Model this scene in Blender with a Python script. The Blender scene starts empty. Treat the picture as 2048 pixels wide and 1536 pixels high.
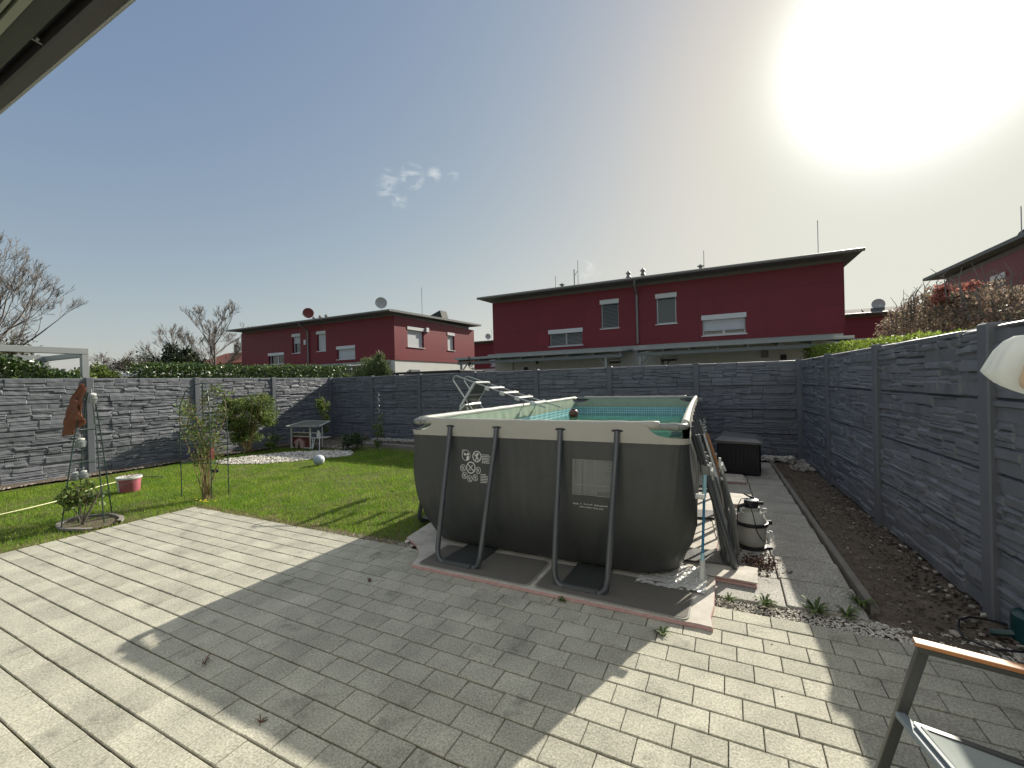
import bpy, math, random
import numpy as np
from mathutils import Vector, Matrix

# ------------------------------------------------------------------ camera, sky, sun, exposure
S = bpy.context.scene
COL = S.collection
R_ = math.radians
cam_d = bpy.data.cameras.new('camera')
cam_d.sensor_width = 36.0
cam_d.lens = 36.0 * 862.65 / 2048.0
cam_d.clip_start = 0.02
cam_d.clip_end = 3000
cam = bpy.data.objects.new('camera', cam_d)
COL.objects.link(cam)
yaw, pitch, roll = R_(26.758), R_(-0.2126), R_(-1.4434)
fw = Vector((-math.sin(yaw) * math.cos(pitch), math.cos(yaw) * math.cos(pitch), math.sin(pitch)))
rt = Vector((math.cos(yaw), math.sin(yaw), 0))
up = rt.cross(fw)
r2 = rt * math.cos(roll) + up * math.sin(roll)
u2 = -rt * math.sin(roll) + up * math.cos(roll)
mw = Matrix((r2, u2, -fw)).transposed().to_4x4()
mw.translation = Vector((0, 0, 1.69))
cam.matrix_world = mw
S.camera = cam

SUN_AZ, SUN_EL = R_(16.4), R_(29.3)          # azimuth clockwise from +Y
sdir = Vector((math.sin(SUN_AZ) * math.cos(SUN_EL), math.cos(SUN_AZ) * math.cos(SUN_EL), math.sin(SUN_EL)))
sl = bpy.data.lights.new('sun', 'SUN')
sl.energy = 4.1
sl.angle = R_(0.55)
sl.color = (1.0, 0.93, 0.80)
so = bpy.data.objects.new('sun', sl)
COL.objects.link(so)
so.rotation_euler = (-sdir).to_track_quat('-Z', 'Y').to_euler()

W = bpy.data.worlds.new('World')
S.world = W
W.use_nodes = True
wt = W.node_tree
for n in list(wt.nodes):
    wt.nodes.remove(n)
wo = wt.nodes.new('ShaderNodeOutputWorld')
bg = wt.nodes.new('ShaderNodeBackground')
wt.links.new(bg.outputs[0], wo.inputs[0])
sky = wt.nodes.new('ShaderNodeTexSky')
sky.sky_type = 'NISHITA'
sky.sun_disc = False
sky.sun_elevation = SUN_EL
sky.sun_rotation = SUN_AZ
sky.altitude = 200
sky.air_density = 1.0
sky.dust_density = 1.0
sky.ozone_density = 1.3


SKY_CURVE = ((0.65, 0.90), (0.772, 0.748), (1.19, 0.45))


def wn(t, **kw):
    n = wt.nodes.new(t)
    for k, v in kw.items():
        setattr(n, k, v)
    return n


def wmath(op, a, b=None, clamp=False):
    n = wn('ShaderNodeMath', operation=op, use_clamp=clamp)
    for i, v in enumerate((a, b)):
        if v is None:
            continue
        if isinstance(v, (int, float)):
            n.inputs[i].default_value = v
        else:
            wt.links.new(v, n.inputs[i])
    return n.outputs[0]


tc = wn('ShaderNodeTexCoord')
nrm = wn('ShaderNodeVectorMath', operation='NORMALIZE')
wt.links.new(tc.outputs['Generated'], nrm.inputs[0])


def wdot(vec):
    n = wn('ShaderNodeVectorMath', operation='DOT_PRODUCT')
    wt.links.new(nrm.outputs[0], n.inputs[0])
    n.inputs[1].default_value = vec
    return n.outputs['Value']


dsun = wmath('MAXIMUM', wdot(sdir), 0.0)
g = wmath('ADD', wmath('MULTIPLY', wmath('POWER', dsun, 14.0), 0.0), wmath('MULTIPLY', wmath('POWER', dsun, 170.0), 14.0))
glow = wn('ShaderNodeVectorMath', operation='SCALE')
glow.inputs[0].default_value = (1.0, 1.0, 0.97)
wt.links.new(g, glow.inputs['Scale'])
hs = wn('ShaderNodeHueSaturation')
hs.inputs['Saturation'].default_value = 0.80
hs.inputs['Value'].default_value = 1.0
wt.links.new(sky.outputs[0], hs.inputs['Color'])
# a tone curve flattens the brightness range of the clear-sky model, channel by channel
sepc = wn('ShaderNodeSeparateColor')
wt.links.new(hs.outputs[0], sepc.inputs[0])
comb = wn('ShaderNodeCombineColor')
for i_, (k_, e_) in enumerate(SKY_CURVE):
    c_ = wmath('MULTIPLY', wmath('POWER', sepc.outputs[i_], e_), k_)
    cap = (3.52, 3.60, 3.50)[i_]
    c_ = wmath('DIVIDE', c_, wmath('POWER', wmath('ADD', wmath('POWER', wmath('DIVIDE', c_, cap), 4.0), 1.0), 0.25))
    wt.links.new(wmath('MULTIPLY', c_, 1.02), comb.inputs[i_])
addv = wn('ShaderNodeVectorMath', operation='ADD')
wt.links.new(comb.outputs[0], addv.inputs[0])
wt.links.new(glow.outputs[0], addv.inputs[1])
# extra brightness added to the sky overhead, out of view, to fill the shade
sz_ = wn('ShaderNodeSeparateXYZ')
wt.links.new(nrm.outputs[0], sz_.inputs[0])
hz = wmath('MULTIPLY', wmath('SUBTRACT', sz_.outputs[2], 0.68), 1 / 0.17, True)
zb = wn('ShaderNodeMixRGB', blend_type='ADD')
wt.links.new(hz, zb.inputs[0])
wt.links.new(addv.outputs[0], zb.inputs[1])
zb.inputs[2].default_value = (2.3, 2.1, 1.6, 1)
# faint wisps of cloud, fixed directions in the sky
CL = [((-.5698, .7021, .427), .9996, .55), ((-.6111, .674, .415), .9996, .35), ((-.5343, .7271, .431), .99985, .5), ((-.5029, .7499, .4299), .9999, .4), ((-.6038, .6986, .3839), .9998, .4), ((-.622, .6776, .3924), .99985, .35), ((-.2698, .9316, .2438), .9995, .5)]
nz = wn('ShaderNodeTexNoise')
nz.inputs['Scale'].default_value = 30
nz.inputs['Detail'].default_value = 8
nz.inputs['Roughness'].default_value = 0.5
nz.inputs['Distortion'].default_value = 0.6
mp = wn('ShaderNodeMapping')
mp.inputs['Scale'].default_value = (1, 1, 2.1)
wt.links.new(nrm.outputs[0], mp.inputs[0])
wt.links.new(mp.outputs[0], nz.inputs['Vector'])
wis = wmath('MULTIPLY', wmath('SUBTRACT', nz.outputs['Fac'], 0.45), 5.0, True)
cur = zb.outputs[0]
for v, th, amp in CL:
    vv = Vector(v).normalized()
    m = wmath('MULTIPLY', wmath('SUBTRACT', wdot(vv), th), 1.0 / (1.0 - th), True)
    m = wmath('MULTIPLY', wmath('MULTIPLY', m, wis), amp, True)
    mx = wn('ShaderNodeMixRGB')
    wt.links.new(m, mx.inputs[0])
    wt.links.new(cur, mx.inputs[1])
    mx.inputs[2].default_value = (4.0, 4.1, 4.0, 1)
    cur = mx.outputs[0]
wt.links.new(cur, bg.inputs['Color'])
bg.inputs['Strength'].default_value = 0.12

S.view_settings.view_transform = 'Standard'
S.view_settings.look = 'None'
S.view_settings.exposure = 0.9
S.view_settings.gamma = 1.0
S.view_settings.use_curve_mapping = False
S.render.resolution_x, S.render.resolution_y = 1024, 768
S.cycles.max_bounces = 6
S.cycles.transparent_max_bounces = 6

# ------------------------------------------------------------------ helpers
rng = np.random.default_rng(7)
random.seed(7)


class MB:
    """collects polygons; build() links them as one mesh object"""

    def __init__(s):
        s.v = []; s.f = []; s.n = 0; s.uv = None

    def add(s, vs, fs):
        vs = np.asarray(vs, float).reshape(-1, 3)
        o = s.n
        s.v.append(vs)
        s.f += [tuple(i + o for i in f) for f in fs]
        s.n += len(vs)
        return s

    def box(s, x0, x1, y0, y1, z0, z1, M=None, bev=0.0):
        if bev <= 0:
            vs = [(x, y, z) for z in (z0, z1) for x, y in ((x0, y0), (x1, y0), (x1, y1), (x0, y1))]
            fs = [(0, 3, 2, 1), (4, 5, 6, 7), (0, 1, 5, 4), (1, 2, 6, 5), (2, 3, 7, 6), (3, 0, 4, 7)]
        else:
            b = min(bev, (x1 - x0) * .45, (y1 - y0) * .45, (z1 - z0) * .45)
            vs = []
            ring = lambda d, z: [(x0 + d, y0 + b, z), (x0 + b, y0 + d, z), (x1 - b, y0 + d, z), (x1 - d, y0 + b, z),
                                 (x1 - d, y1 - b, z), (x1 - b, y1 - d, z), (x0 + b, y1 - d, z), (x0 + d, y1 - b, z)]
            for d, z in ((b, z0), (0, z0 + b), (0, z1 - b), (b, z1)):
                vs += ring(d, z)
            fs = [tuple(range(7, -1, -1)), tuple(range(24, 32))]
            for k in range(3):
                for i in range(8):
                    j = (i + 1) % 8
                    fs.append((k * 8 + i, k * 8 + j, k * 8 + 8 + j, k * 8 + 8 + i))
        vs = np.array(vs, float)
        if M is not None:
            vs = np.array([M @ Vector(p) for p in vs])
        return s.add(vs, fs)

    def tube(s, pts, r, n=8, cap=True, flat=1.0, closed=False):
        P = [Vector(p) for p in pts]
        k = len(P)
        rr = r if isinstance(r, (list, tuple)) else [r] * k
        ref = None
        vs = []
        for i, p in enumerate(P):
            a = P[i - 1] if (i > 0 or closed) else p
            b = P[(i + 1) % k] if (i < k - 1 or closed) else p
            t = (b - a)
            if t.length < 1e-9:
                t = Vector((0, 0, 1))
            t.normalize()
            if ref is None:
                ref = Vector((0, 0, 1)) if abs(t.z) < .9 else Vector((1, 0, 0))
            x = t.cross(ref)
            if x.length < 1e-6:
                x = t.cross(Vector((0, 1, 0)))
            x.normalize()
            y = x.cross(t).normalized()
            ref = y
            for j in range(n):
                an = 2 * math.pi * j / n
                vs.append(p + x * (math.cos(an) * rr[i]) + y * (math.sin(an) * rr[i] * flat))
        fs = []
        for i in range(k if closed else k - 1):
            i2 = (i + 1) % k
            for j in range(n):
                j2 = (j + 1) % n
                fs.append((i * n + j, i * n + j2, i2 * n + j2, i2 * n + j))
        if cap and not closed:
            fs.append(tuple(range(n - 1, -1, -1)))
            fs.append(tuple(range((k - 1) * n, k * n)))
        return s.add([tuple(v) for v in vs], fs)

    def lathe(s, prof, cx, cy, n=20, M=None):
        vs = []
        for r, z in prof:
            for j in range(n):
                a = 2 * math.pi * j / n
                vs.append((cx + r * math.cos(a), cy + r * math.sin(a), z))
        fs = []
        for i in range(len(prof) - 1):
            for j in range(n):
                j2 = (j + 1) % n
                fs.append((i * n + j, i * n + j2, (i + 1) * n + j2, (i + 1) * n + j))
        fs.append(tuple(range(n - 1, -1, -1)))
        fs.append(tuple(range((len(prof) - 1) * n, len(prof) * n)))
        vs = np.array(vs)
        if M is not None:
            vs = np.array([M @ Vector(p) for p in vs])
        return s.add(vs, fs)

    def grid(s, G, closed_u=False, flip=False):
        """G: array (nu, nv, 3)"""
        nu, nv = G.shape[:2]
        fs = []
        for i in range(nu if closed_u else nu - 1):
            i2 = (i + 1) % nu
            for j in range(nv - 1):
                q = (i * nv + j, i2 * nv + j, i2 * nv + j + 1, i * nv + j + 1)
                fs.append(q[::-1] if flip else q)
        return s.add(G.reshape(-1, 3), fs)

    def prism(s, poly, z0, z1):
        n = len(poly)
        vs = [(x, y, z0) for x, y in poly] + [(x, y, z1) for x, y in poly]
        fs = [tuple(range(n - 1, -1, -1)), tuple(range(n, 2 * n))]
        fs += [(i, (i + 1) % n, n + (i + 1) % n, n + i) for i in range(n)]
        return s.add(vs, fs)

    def sphere(s, c, r, n=12, sq=(1, 1, 1)):
        prof = [(math.sin(math.pi * i / n) * r, -math.cos(math.pi * i / n) * r) for i in range(n + 1)]
        prof[0] = (1e-4, -r); prof[-1] = (1e-4, r)
        m = MB(); m.lathe(prof, 0, 0, n * 2)
        v = m.v[0] * np.array(sq) + np.array(c)
        return s.add(v, m.f)

    def build(s, name, mat, parent=None, smooth=False, at=None):
        me = bpy.data.meshes.new(name)
        V = np.concatenate(s.v) if s.v else np.zeros((0, 3))
        if at is not None:
            V = V - np.array(at, float)
        me.from_pydata(V.tolist(), [], s.f)
        me.update()
        if smooth:
            me.shade_smooth()
            if smooth != 'full':
                try:
                    me.set_sharp_from_angle(angle=R_(40))
                except Exception:
                    pass
        me.materials.append(mat)
        return link(name, me, parent, at)


def link(name, me, parent=None, at=None):
    o = bpy.data.objects.new(name, me)
    COL.objects.link(o)
    if at is not None:
        o.location = at
    if parent is not None:
        o.parent = parent
    return o


def fast_mesh(name, V, F, mat, parent=None, smooth=False):
    """V (n,3), F (m,k) constant k"""
    me = bpy.data.meshes.new(name)
    V = np.ascontiguousarray(V, np.float32); F = np.ascontiguousarray(F, np.int32)
    m, k = F.shape
    me.vertices.add(len(V)); me.loops.add(m * k); me.polygons.add(m)
    me.vertices.foreach_set('co', V.ravel())
    me.loops.foreach_set('vertex_index', F.ravel())
    me.polygons.foreach_set('loop_start', np.arange(0, m * k, k, dtype=np.int32))
    me.polygons.foreach_set('loop_total', np.full(m, k, np.int32))
    me.polygons.foreach_set('use_smooth', np.full(m, bool(smooth)))
    me.update(calc_edges=True)
    me.validate()
    me.materials.append(mat)
    return link(name, me, parent)


def thing(name, label, cat, loc=(0, 0, 0), rz=0, group=None):
    o = bpy.data.objects.new(name, None)
    COL.objects.link(o)
    o.location = loc; o.rotation_euler = (0, 0, rz)
    return tag(o, label, cat, group)


def tag(o, label, cat, group=None):
    o['label'] = label; o['category'] = cat
    if group:
        o['group'] = group
    return o


def struct(o, kind='structure'):
    o['kind'] = kind
    return o


def copy_tree(o, parent=None):
    c = o.copy(); COL.objects.link(c)
    if parent is not None:
        c.parent = parent
    for ch in list(o.children):
        copy_tree(ch, c)
    return c


# ------------------------------------------------------------------ materials
def lin(c):
    return tuple(c) + (1.0,)


def mat(name, col, rough=0.75, spec=0.4, metal=0.0, var=None, col2=None, bump=None, rand=0.0, trans=0.0, coat=0.0,
        stretch=(1, 1, 1), sheen=0.0, var2=None, stain=None, orand=0.0):
    """var=(scale,contrast) blends to col2; bump=(scale,strength,distance); rand = value jitter per loose piece"""
    m = bpy.data.materials.new(name)
    m.use_nodes = True
    t = m.node_tree
    for n in list(t.nodes):
        t.nodes.remove(n)
    N = lambda ty, **k: _n(t, ty, **k)
    out = N('ShaderNodeOutputMaterial')
    b = N('ShaderNodeBsdfPrincipled')
    b.inputs['Base Color'].default_value = lin(col)
    b.inputs['Roughness'].default_value = rough
    b.inputs['Specular IOR Level'].default_value = spec
    b.inputs['Metallic'].default_value = metal
    b.inputs['Coat Weight'].default_value = coat
    b.inputs['Sheen Weight'].default_value = sheen
    tc = N('ShaderNodeTexCoord')
    mp = N('ShaderNodeMapping')
    mp.inputs['Scale'].default_value = stretch
    t.links.new(tc.outputs['Object'], mp.inputs[0])
    cs = None
    if var:
        nz = N('ShaderNodeTexNoise')
        nz.inputs['Scale'].default_value = var[0]
        nz.inputs['Detail'].default_value = 6
        nz.inputs['Roughness'].default_value = 0.6
        t.links.new(mp.outputs[0], nz.inputs['Vector'])
        rp = N('ShaderNodeValToRGB')
        h = 0.5 / max(var[1], .01) * 0.5
        rp.color_ramp.elements[0].position = max(0, .5 - h)
        rp.color_ramp.elements[1].position = min(1, .5 + h)
        rp.color_ramp.elements[0].color = lin(col)
        rp.color_ramp.elements[1].color = lin(col2 or [c * .6 for c in col])
        t.links.new(nz.outputs['Fac'], rp.inputs[0])
        cs = rp.outputs[0]
        if var2:   # fine speckle: (scale, amount)
            n2 = N('ShaderNodeTexNoise')
            n2.inputs['Scale'].default_value = var2[0]
            n2.inputs['Detail'].default_value = 3
            t.links.new(mp.outputs[0], n2.inputs['Vector'])
            mr = N('ShaderNodeMapRange')
            mr.inputs['From Min'].default_value = .3; mr.inputs['From Max'].default_value = .7
            mr.inputs['To Min'].default_value = 1 - var2[1]; mr.inputs['To Max'].default_value = 1 + var2[1]
            t.links.new(n2.outputs['Fac'], mr.inputs[0])
            h2 = N('ShaderNodeHueSaturation')
            t.links.new(cs, h2.inputs['Color']); t.links.new(mr.outputs[0], h2.inputs['Value'])
            cs = h2.outputs[0]
    if stain:      # weathering blotches: (scale, darkest value, threshold, stretch)
        mp3 = N('ShaderNodeMapping')
        mp3.inputs['Scale'].default_value = stain[3] if len(stain) > 3 else (1, 1, 1)
        t.links.new(tc.outputs['Object'], mp3.inputs[0])
        n3 = N('ShaderNodeTexNoise')
        n3.inputs['Scale'].default_value = stain[0]; n3.inputs['Detail'].default_value = 7; n3.inputs['Roughness'].default_value = .65
        t.links.new(mp3.outputs[0], n3.inputs['Vector'])
        m3 = N('ShaderNodeMapRange')
        m3.inputs['From Min'].default_value = stain[2]; m3.inputs['From Max'].default_value = stain[2] + .16
        m3.inputs['To Min'].default_value = 1; m3.inputs['To Max'].default_value = stain[1]
        t.links.new(n3.outputs['Fac'], m3.inputs[0])
        h3 = N('ShaderNodeHueSaturation')
        if cs is None:
            h3.inputs['Color'].default_value = lin(col)
        else:
            t.links.new(cs, h3.inputs['Color'])
        t.links.new(m3.outputs[0], h3.inputs['Value'])
        cs = h3.outputs[0]
    if orand:
        oi = N('ShaderNodeObjectInfo')
        m4 = N('ShaderNodeMapRange')
        m4.inputs['To Min'].default_value = 1 - orand; m4.inputs['To Max'].default_value = 1 + orand
        t.links.new(oi.outputs['Random'], m4.inputs[0])
        h4 = N('ShaderNodeHueSaturation')
        t.links.new(cs, h4.inputs['Color']); t.links.new(m4.outputs[0], h4.inputs['Value'])
        cs = h4.outputs[0]
    if rand:
        ge = N('ShaderNodeNewGeometry')
        mr = N('ShaderNodeMapRange')
        mr.inputs['To Min'].default_value = 1 - rand
        mr.inputs['To Max'].default_value = 1 + rand
        t.links.new(ge.outputs['Random Per Island'], mr.inputs[0])
        hsv = N('ShaderNodeHueSaturation')
        t.links.new(mr.outputs[0], hsv.inputs['Value'])
        if cs is None:
            hsv.inputs['Color'].default_value = lin(col)
        else:
            t.links.new(cs, hsv.inputs['Color'])
        cs = hsv.outputs[0]
    if cs is not None:
        t.links.new(cs, b.inputs['Base Color'])
    if bump:
        n2 = N('ShaderNodeTexNoise')
        n2.inputs['Scale'].default_value = bump[0]
        n2.inputs['Detail'].default_value = 5
        t.links.new(mp.outputs[0], n2.inputs['Vector'])
        bp = N('ShaderNodeBump')
        bp.inputs['Strength'].default_value = bump[1] * .3
        bp.inputs['Distance'].default_value = bump[2]
        t.links.new(n2.outputs['Fac'], bp.inputs['Height'])
        t.links.new(bp.outputs[0], b.inputs['Normal'])
    sh = b.outputs[0]
    if trans:
        tr = N('ShaderNodeBsdfTranslucent')
        if cs is not None:
            t.links.new(cs, tr.inputs[0])
        else:
            tr.inputs[0].default_value = lin(col)
        mx = N('ShaderNodeMixShader')
        mx.inputs[0].default_value = trans
        t.links.new(b.outputs[0], mx.inputs[1]); t.links.new(tr.outputs[0], mx.inputs[2])
        sh = mx.outputs[0]
    t.links.new(sh, out.inputs[0])
    m['_bsdf'] = b.name
    return m


def _n(t, ty, **k):
    n = t.nodes.new(ty)
    for a, v in k.items():
        setattr(n, a, v)
    return n


def add_lines(m, sx, sz, width, dark, offset=0.0, mode='xz'):
    """multiply base colour by thin joint lines of a panel grid (mode xz: x+y along, z up; uv: uv map)"""
    t = m.node_tree
    b = t.nodes[m['_bsdf']]
    src = b.inputs['Base Color'].links[0].from_socket if b.inputs['Base Color'].links else None
    if mode == 'uv':
        uv = _n(t, 'ShaderNodeUVMap')
        vec = uv.outputs[0]
    else:
        tc = _n(t, 'ShaderNodeTexCoord')
        sp = _n(t, 'ShaderNodeSeparateXYZ')
        t.links.new(tc.outputs['Object'], sp.inputs[0])
        ad = _n(t, 'ShaderNodeMath', operation='ADD')
        t.links.new(sp.outputs[0], ad.inputs[0]); t.links.new(sp.outputs[1], ad.inputs[1])
        cb = _n(t, 'ShaderNodeCombineXYZ')
        t.links.new(ad.outputs[0], cb.inputs[0]); t.links.new(sp.outputs[2], cb.inputs[1])
        vec = cb.outputs[0]
    br = _n(t, 'ShaderNodeTexBrick')
    br.offset = offset
    br.inputs['Scale'].default_value = 1
    br.inputs['Brick Width'].default_value = sx
    br.inputs['Row Height'].default_value = sz
    br.inputs['Mortar Size'].default_value = width
    br.inputs['Mortar Smooth'].default_value = 0.0
    br.inputs['Color1'].default_value = (1, 1, 1, 1)
    br.inputs['Color2'].default_value = (.93, .93, .93, 1)
    br.inputs['Mortar'].default_value = (dark, dark, dark, 1)
    t.links.new(vec, br.inputs[0])
    mx = _n(t, 'ShaderNodeMixRGB', blend_type='MULTIPLY')
    mx.inputs[0].default_value = 1
    if src:
        t.links.new(src, mx.inputs[1])
    else:
        mx.inputs[1].default_value = b.inputs['Base Color'].default_value
    t.links.new(br.outputs[0], mx.inputs[2])
    t.links.new(mx.outputs[0], b.inputs['Base Color'])


M = {}
M['fence'] = mat('fence_concrete', (.122, .130, .148), .5, .5, var=(2.2, .9), col2=(.152, .160, .178), bump=(60, .6, .004), var2=(90, .12), stain=(3.5, .72, .55, (1, 1, .45)), orand=.09)
M['post'] = mat('post_concrete', (.105, .114, .132), .55, .45, var=(3, .9), col2=(.13, .138, .155), bump=(120, .25, .002))
M['paver'] = mat('paver', (.418, .405, .328), .85, .3, var=(3.4, 1.7), col2=(.315, .306, .25), bump=(140, .9, .004), rand=.10, var2=(95, .34), stain=(4.2, .58, .565))
M['joint'] = mat('joint_sand', (.045, .04, .032), .95, .1, bump=(200, .6, .004))
M['lawn'] = mat('lawn_soil', (.065, .085, .022), .95, .1, var=(5, 1.2), col2=(.135, .120, .060), bump=(70, .8, .02), var2=(60, .3))
M['blade'] = mat('grass_blade', (.150, .285, .022), .6, .3, var=(2.3, 1.7), col2=(.26, .37, .045), rand=.42, trans=.5, stain=(1.1, .80, .54))
M['soil'] = mat('garden_soil', (.085, .066, .052), .95, .15, var=(9, 1.2), col2=(.15, .125, .098), bump=(40, 1.0, .03), var2=(80, .3))
M['stone'] = mat('small_stone', (.30, .275, .24), .8, .3, rand=.45, bump=(60, .3, .003))
M['stone_dark'] = mat('soil_stone', (.105, .090, .075), .85, .25, rand=.6)
M['stone_white'] = mat('white_gravel', (.56, .53, .47), .8, .3, rand=.35)
M['slab'] = mat('exposed_aggregate', (.42, .405, .365), .8, .35, var=(75, 2.2), col2=(.20, .19, .17), bump=(150, .9, .005), var2=(3, .18))
M['kerb'] = mat('kerb_concrete', (.21, .20, .18), .85, .3, var=(8, 1), col2=(.15, .14, .125), bump=(90, .5, .004))
M['red'] = mat('red_cladding', (.200, .019, .030), .5, .35, var=(1.2, 1.0), col2=(.175, .020, .030), stain=(2.2, .80, .56, (1, 1, .18)), bump=(3, .3, .02))
add_lines(M['red'], 2.5, .86, .008, .55)
M['render_w'] = mat('white_render', (.66, .665, .64), .85, .25, var=(1.5, .7), col2=(.6, .6, .57), bump=(80, .2, .004), stain=(1.8, .86, .56, (1, 1, .3)))
M['roofgrey'] = mat('roof_metal', (.17, .18, .175), .7, .3, var=(2, .6), col2=(.14, .148, .145))
M['soffit'] = mat('soffit', (.20, .185, .17), .7, .3, var=(3, .6), col2=(.17, .16, .148))
M['alu'] = mat('window_aluminium', (.62, .63, .63), .4, .5)
M['shutter'] = mat('roller_shutter', (.60, .62, .64), .5, .4)
add_lines(M['shutter'], 50, .045, .006, .55)
M['glass'] = mat('window_glass', (.03, .04, .05), .06, .8)
M['steel'] = mat('galvanised_steel', (.36, .38, .37), .45, .5, metal=.4)
M['zinc'] = mat('zinc_pipe', (.22, .215, .20), .5, .5, metal=.3)
M['canopy'] = mat('canopy_metal', (.58, .60, .58), .5, .4, var=(2, .5), col2=(.52, .54, .52), trans=.45)
M['canopy_under'] = mat('canopy_frame', (.20, .215, .21), .6, .4)
M['black'] = mat('black_plastic', (.008, .009, .013), .45, .4, var=(6, .8), col2=(.014, .015, .02), bump=(300, .15, .001))
M['dish_red'] = mat('dish_red', (.16, .03, .025), .5)
M['dish'] = mat('dish_grey', (.38, .38, .37), .55)
M['solar'] = mat('solar_panel', (.05, .052, .05), .7, .2)
M['terra'] = mat('terracotta_tiles', (.25, .085, .05), .8, .3, var=(3, 1), col2=(.18, .06, .04))
M['pool_dark'] = mat('pool_liner_grey', (.046, .051, .049), .5, .45, var=(1.4, .8), col2=(.040, .043, .042), bump=(5, .8, .03), stain=(4, .78, .56))
M['pool_band'] = mat('pool_band', (.40, .39, .355), .55, .35, var=(3, .8), col2=(.36, .35, .31), bump=(9, .15, .01))
M['sleeve'] = mat('pool_sleeve', (.55, .55, .49), .55, .35, var=(5, .8), col2=(.48, .48, .42), bump=(30, .12, .004), trans=.12)
M['pool_in'] = mat('pool_inside_band', (.36, .43, .34), .5, .4, var=(7, 1.0), col2=(.28, .37, .27))
M['pool_tile'] = mat('pool_mosaic', (.20, .40, .42), .4, .4, var=(4, .9), col2=(.17, .34, .36))
add_lines(M['pool_tile'], .05, .05, .006, 2.2, mode='uv')
M['water'] = mat('pool_water', (.020, .105, .068), .06, .5, var=(2, .8), col2=(.028, .13, .085), bump=(5, .15, .03))
M['leg'] = mat('pool_leg', (.060, .068, .076), .30, .6, var=(8, .6), col2=(.058, .066, .074))
M['leg_grey'] = mat('pool_corner', (.20, .21, .20), .35, .5)
M['print'] = mat('white_print', (.62, .63, .60), .6)
M['print_bg'] = mat('label_field', (.115, .12, .112), .6, var=(60, 1.2), col2=(.135, .14, .13))
M['print_dim'] = mat('fine_print', (.30, .31, .30), .6)
M['pink'] = mat('pink_foam', (.52, .37, .35), .8, .2, var=(30, 1), col2=(.44, .24, .23), bump=(80, .3, .003))
M['board'] = mat('pale_board', (.56, .53, .47), .8, .3, var=(7, 1.1), col2=(.40, .37, .32), bump=(60, .6, .004), stain=(9, .72, .54))
M['mat_grey'] = mat('rubber_mat', (.115, .108, .092), .8, .3, var=(14, 1), col2=(.14, .13, .112), bump=(160, .5, .003))
M['mat_rim'] = mat('rubber_rim', (.28, .27, .24), .7, .3)
M['tarp'] = mat('clear_sheet', (.52, .52, .49), .25, .6, bump=(20, .6, .02))
M['white'] = mat('white_plastic', (.62, .63, .61), .4, .5, var=(5, .7), col2=(.54, .55, .53))
M['white_dirty'] = mat('filter_tank', (.40, .40, .37), .45, .45, var=(6, .9), col2=(.31, .31, .28))
M['blue'] = mat('blue_pole', (.035, .20, .36), .3, .5)
M['cyan'] = mat('pale_blue_plastic', (.35, .58, .66), .4, .5)
M['wood'] = mat('wood_handle', (.40, .21, .09), .6, .4, var=(25, 1), col2=(.27, .13, .055), stretch=(1, 1, .15))
M['teak'] = mat('teak_arm', (.52, .24, .10), .5, .4, var=(30, 1), col2=(.40, .17, .07), stretch=(.1, 1, 1))
M['chair'] = mat('chair_frame', (.060, .063, .060), .38, .5)
M['chair_alu'] = mat('chair_rail', (.20, .235, .26), .55, .3)
M['sling'] = mat('sling_fabric', (.38, .42, .40), .8, .2, bump=(500, .3, .001), var=(4, .7), col2=(.33, .37, .35), trans=.15)
M['awn_brown'] = mat('awning_beam', (.036, .035, .031), .5, .4, var=(4, .8), col2=(.045, .045, .050))
M['awn_grey'] = mat('awning_fabric', (.060, .068, .058), .85, .2, var=(18, .9), col2=(.048, .055, .048), stretch=(.2, 1, 1))
M['awn_light'] = mat('awning_rail', (.17, .19, .145), .45, .5)
M['iron'] = mat('dark_green_iron', (.020, .045, .038), .45, .5)
M['rust'] = mat('rusty_iron', (.09, .045, .025), .8)
M['towel'] = mat('brown_cloth', (.25, .130, .090), .95, .1, var=(10, 1), col2=(.19, .080, .05), bump=(200, .6, .003), trans=.22)
M['pink_cloth'] = mat('pink_cloth', (.50, .20, .17), .95, .1)
M['glass_jar'] = mat('clear_jar', (.30, .33, .33), .08, .9, trans=.5)
M['bucket_red'] = mat('bucket_pink_red', (.50, .15, .19), .5, .4, var=(9, 1.4), col2=(.34, .10, .13), stretch=(1, 1, .2))
M['bag'] = mat('white_gauze', (.70, .73, .72), .9, .1, bump=(90, .4, .004), trans=.45)
M['beige'] = mat('beige_filling', (.56, .42, .30), .9)
M['teal'] = mat('teal_plastic', (.004, .040, .042), .4, .5)
M['hose'] = mat('pale_hose', (.62, .62, .36), .6)
M['bark'] = mat('bark', (.14, .12, .10), .9, .2, var=(10, 1), col2=(.19, .165, .14))
M['twig'] = mat('twig', (.19, .17, .155), .9, .2)
M['stem'] = mat('green_stem', (.17, .17, .06), .7, .3, var=(14, 1.2), col2=(.24, .16, .09))
M['play_red'] = mat('playhouse_red', (.17, .055, .04), .8, .2, var=(8, 1), col2=(.11, .035, .03))
M['play_pink'] = mat('playhouse_front', (.45, .33, .30), .8, .2, var=(9, 1), col2=(.38, .22, .18))
M['play_roof'] = mat('playhouse_roof', (.11, .12, .11), .85)
M['edging'] = mat('bed_edging', (.27, .25, .22), .8, .3, var=(9, 1), col2=(.18, .16, .14))


def leafmat(name, c1, c2, tr=.35, rand=.4, spec=.35, rough=.5):
    return mat(name, c1, rough, spec, var=(3.5, 1.2), col2=c2, rand=rand, trans=tr)


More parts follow.
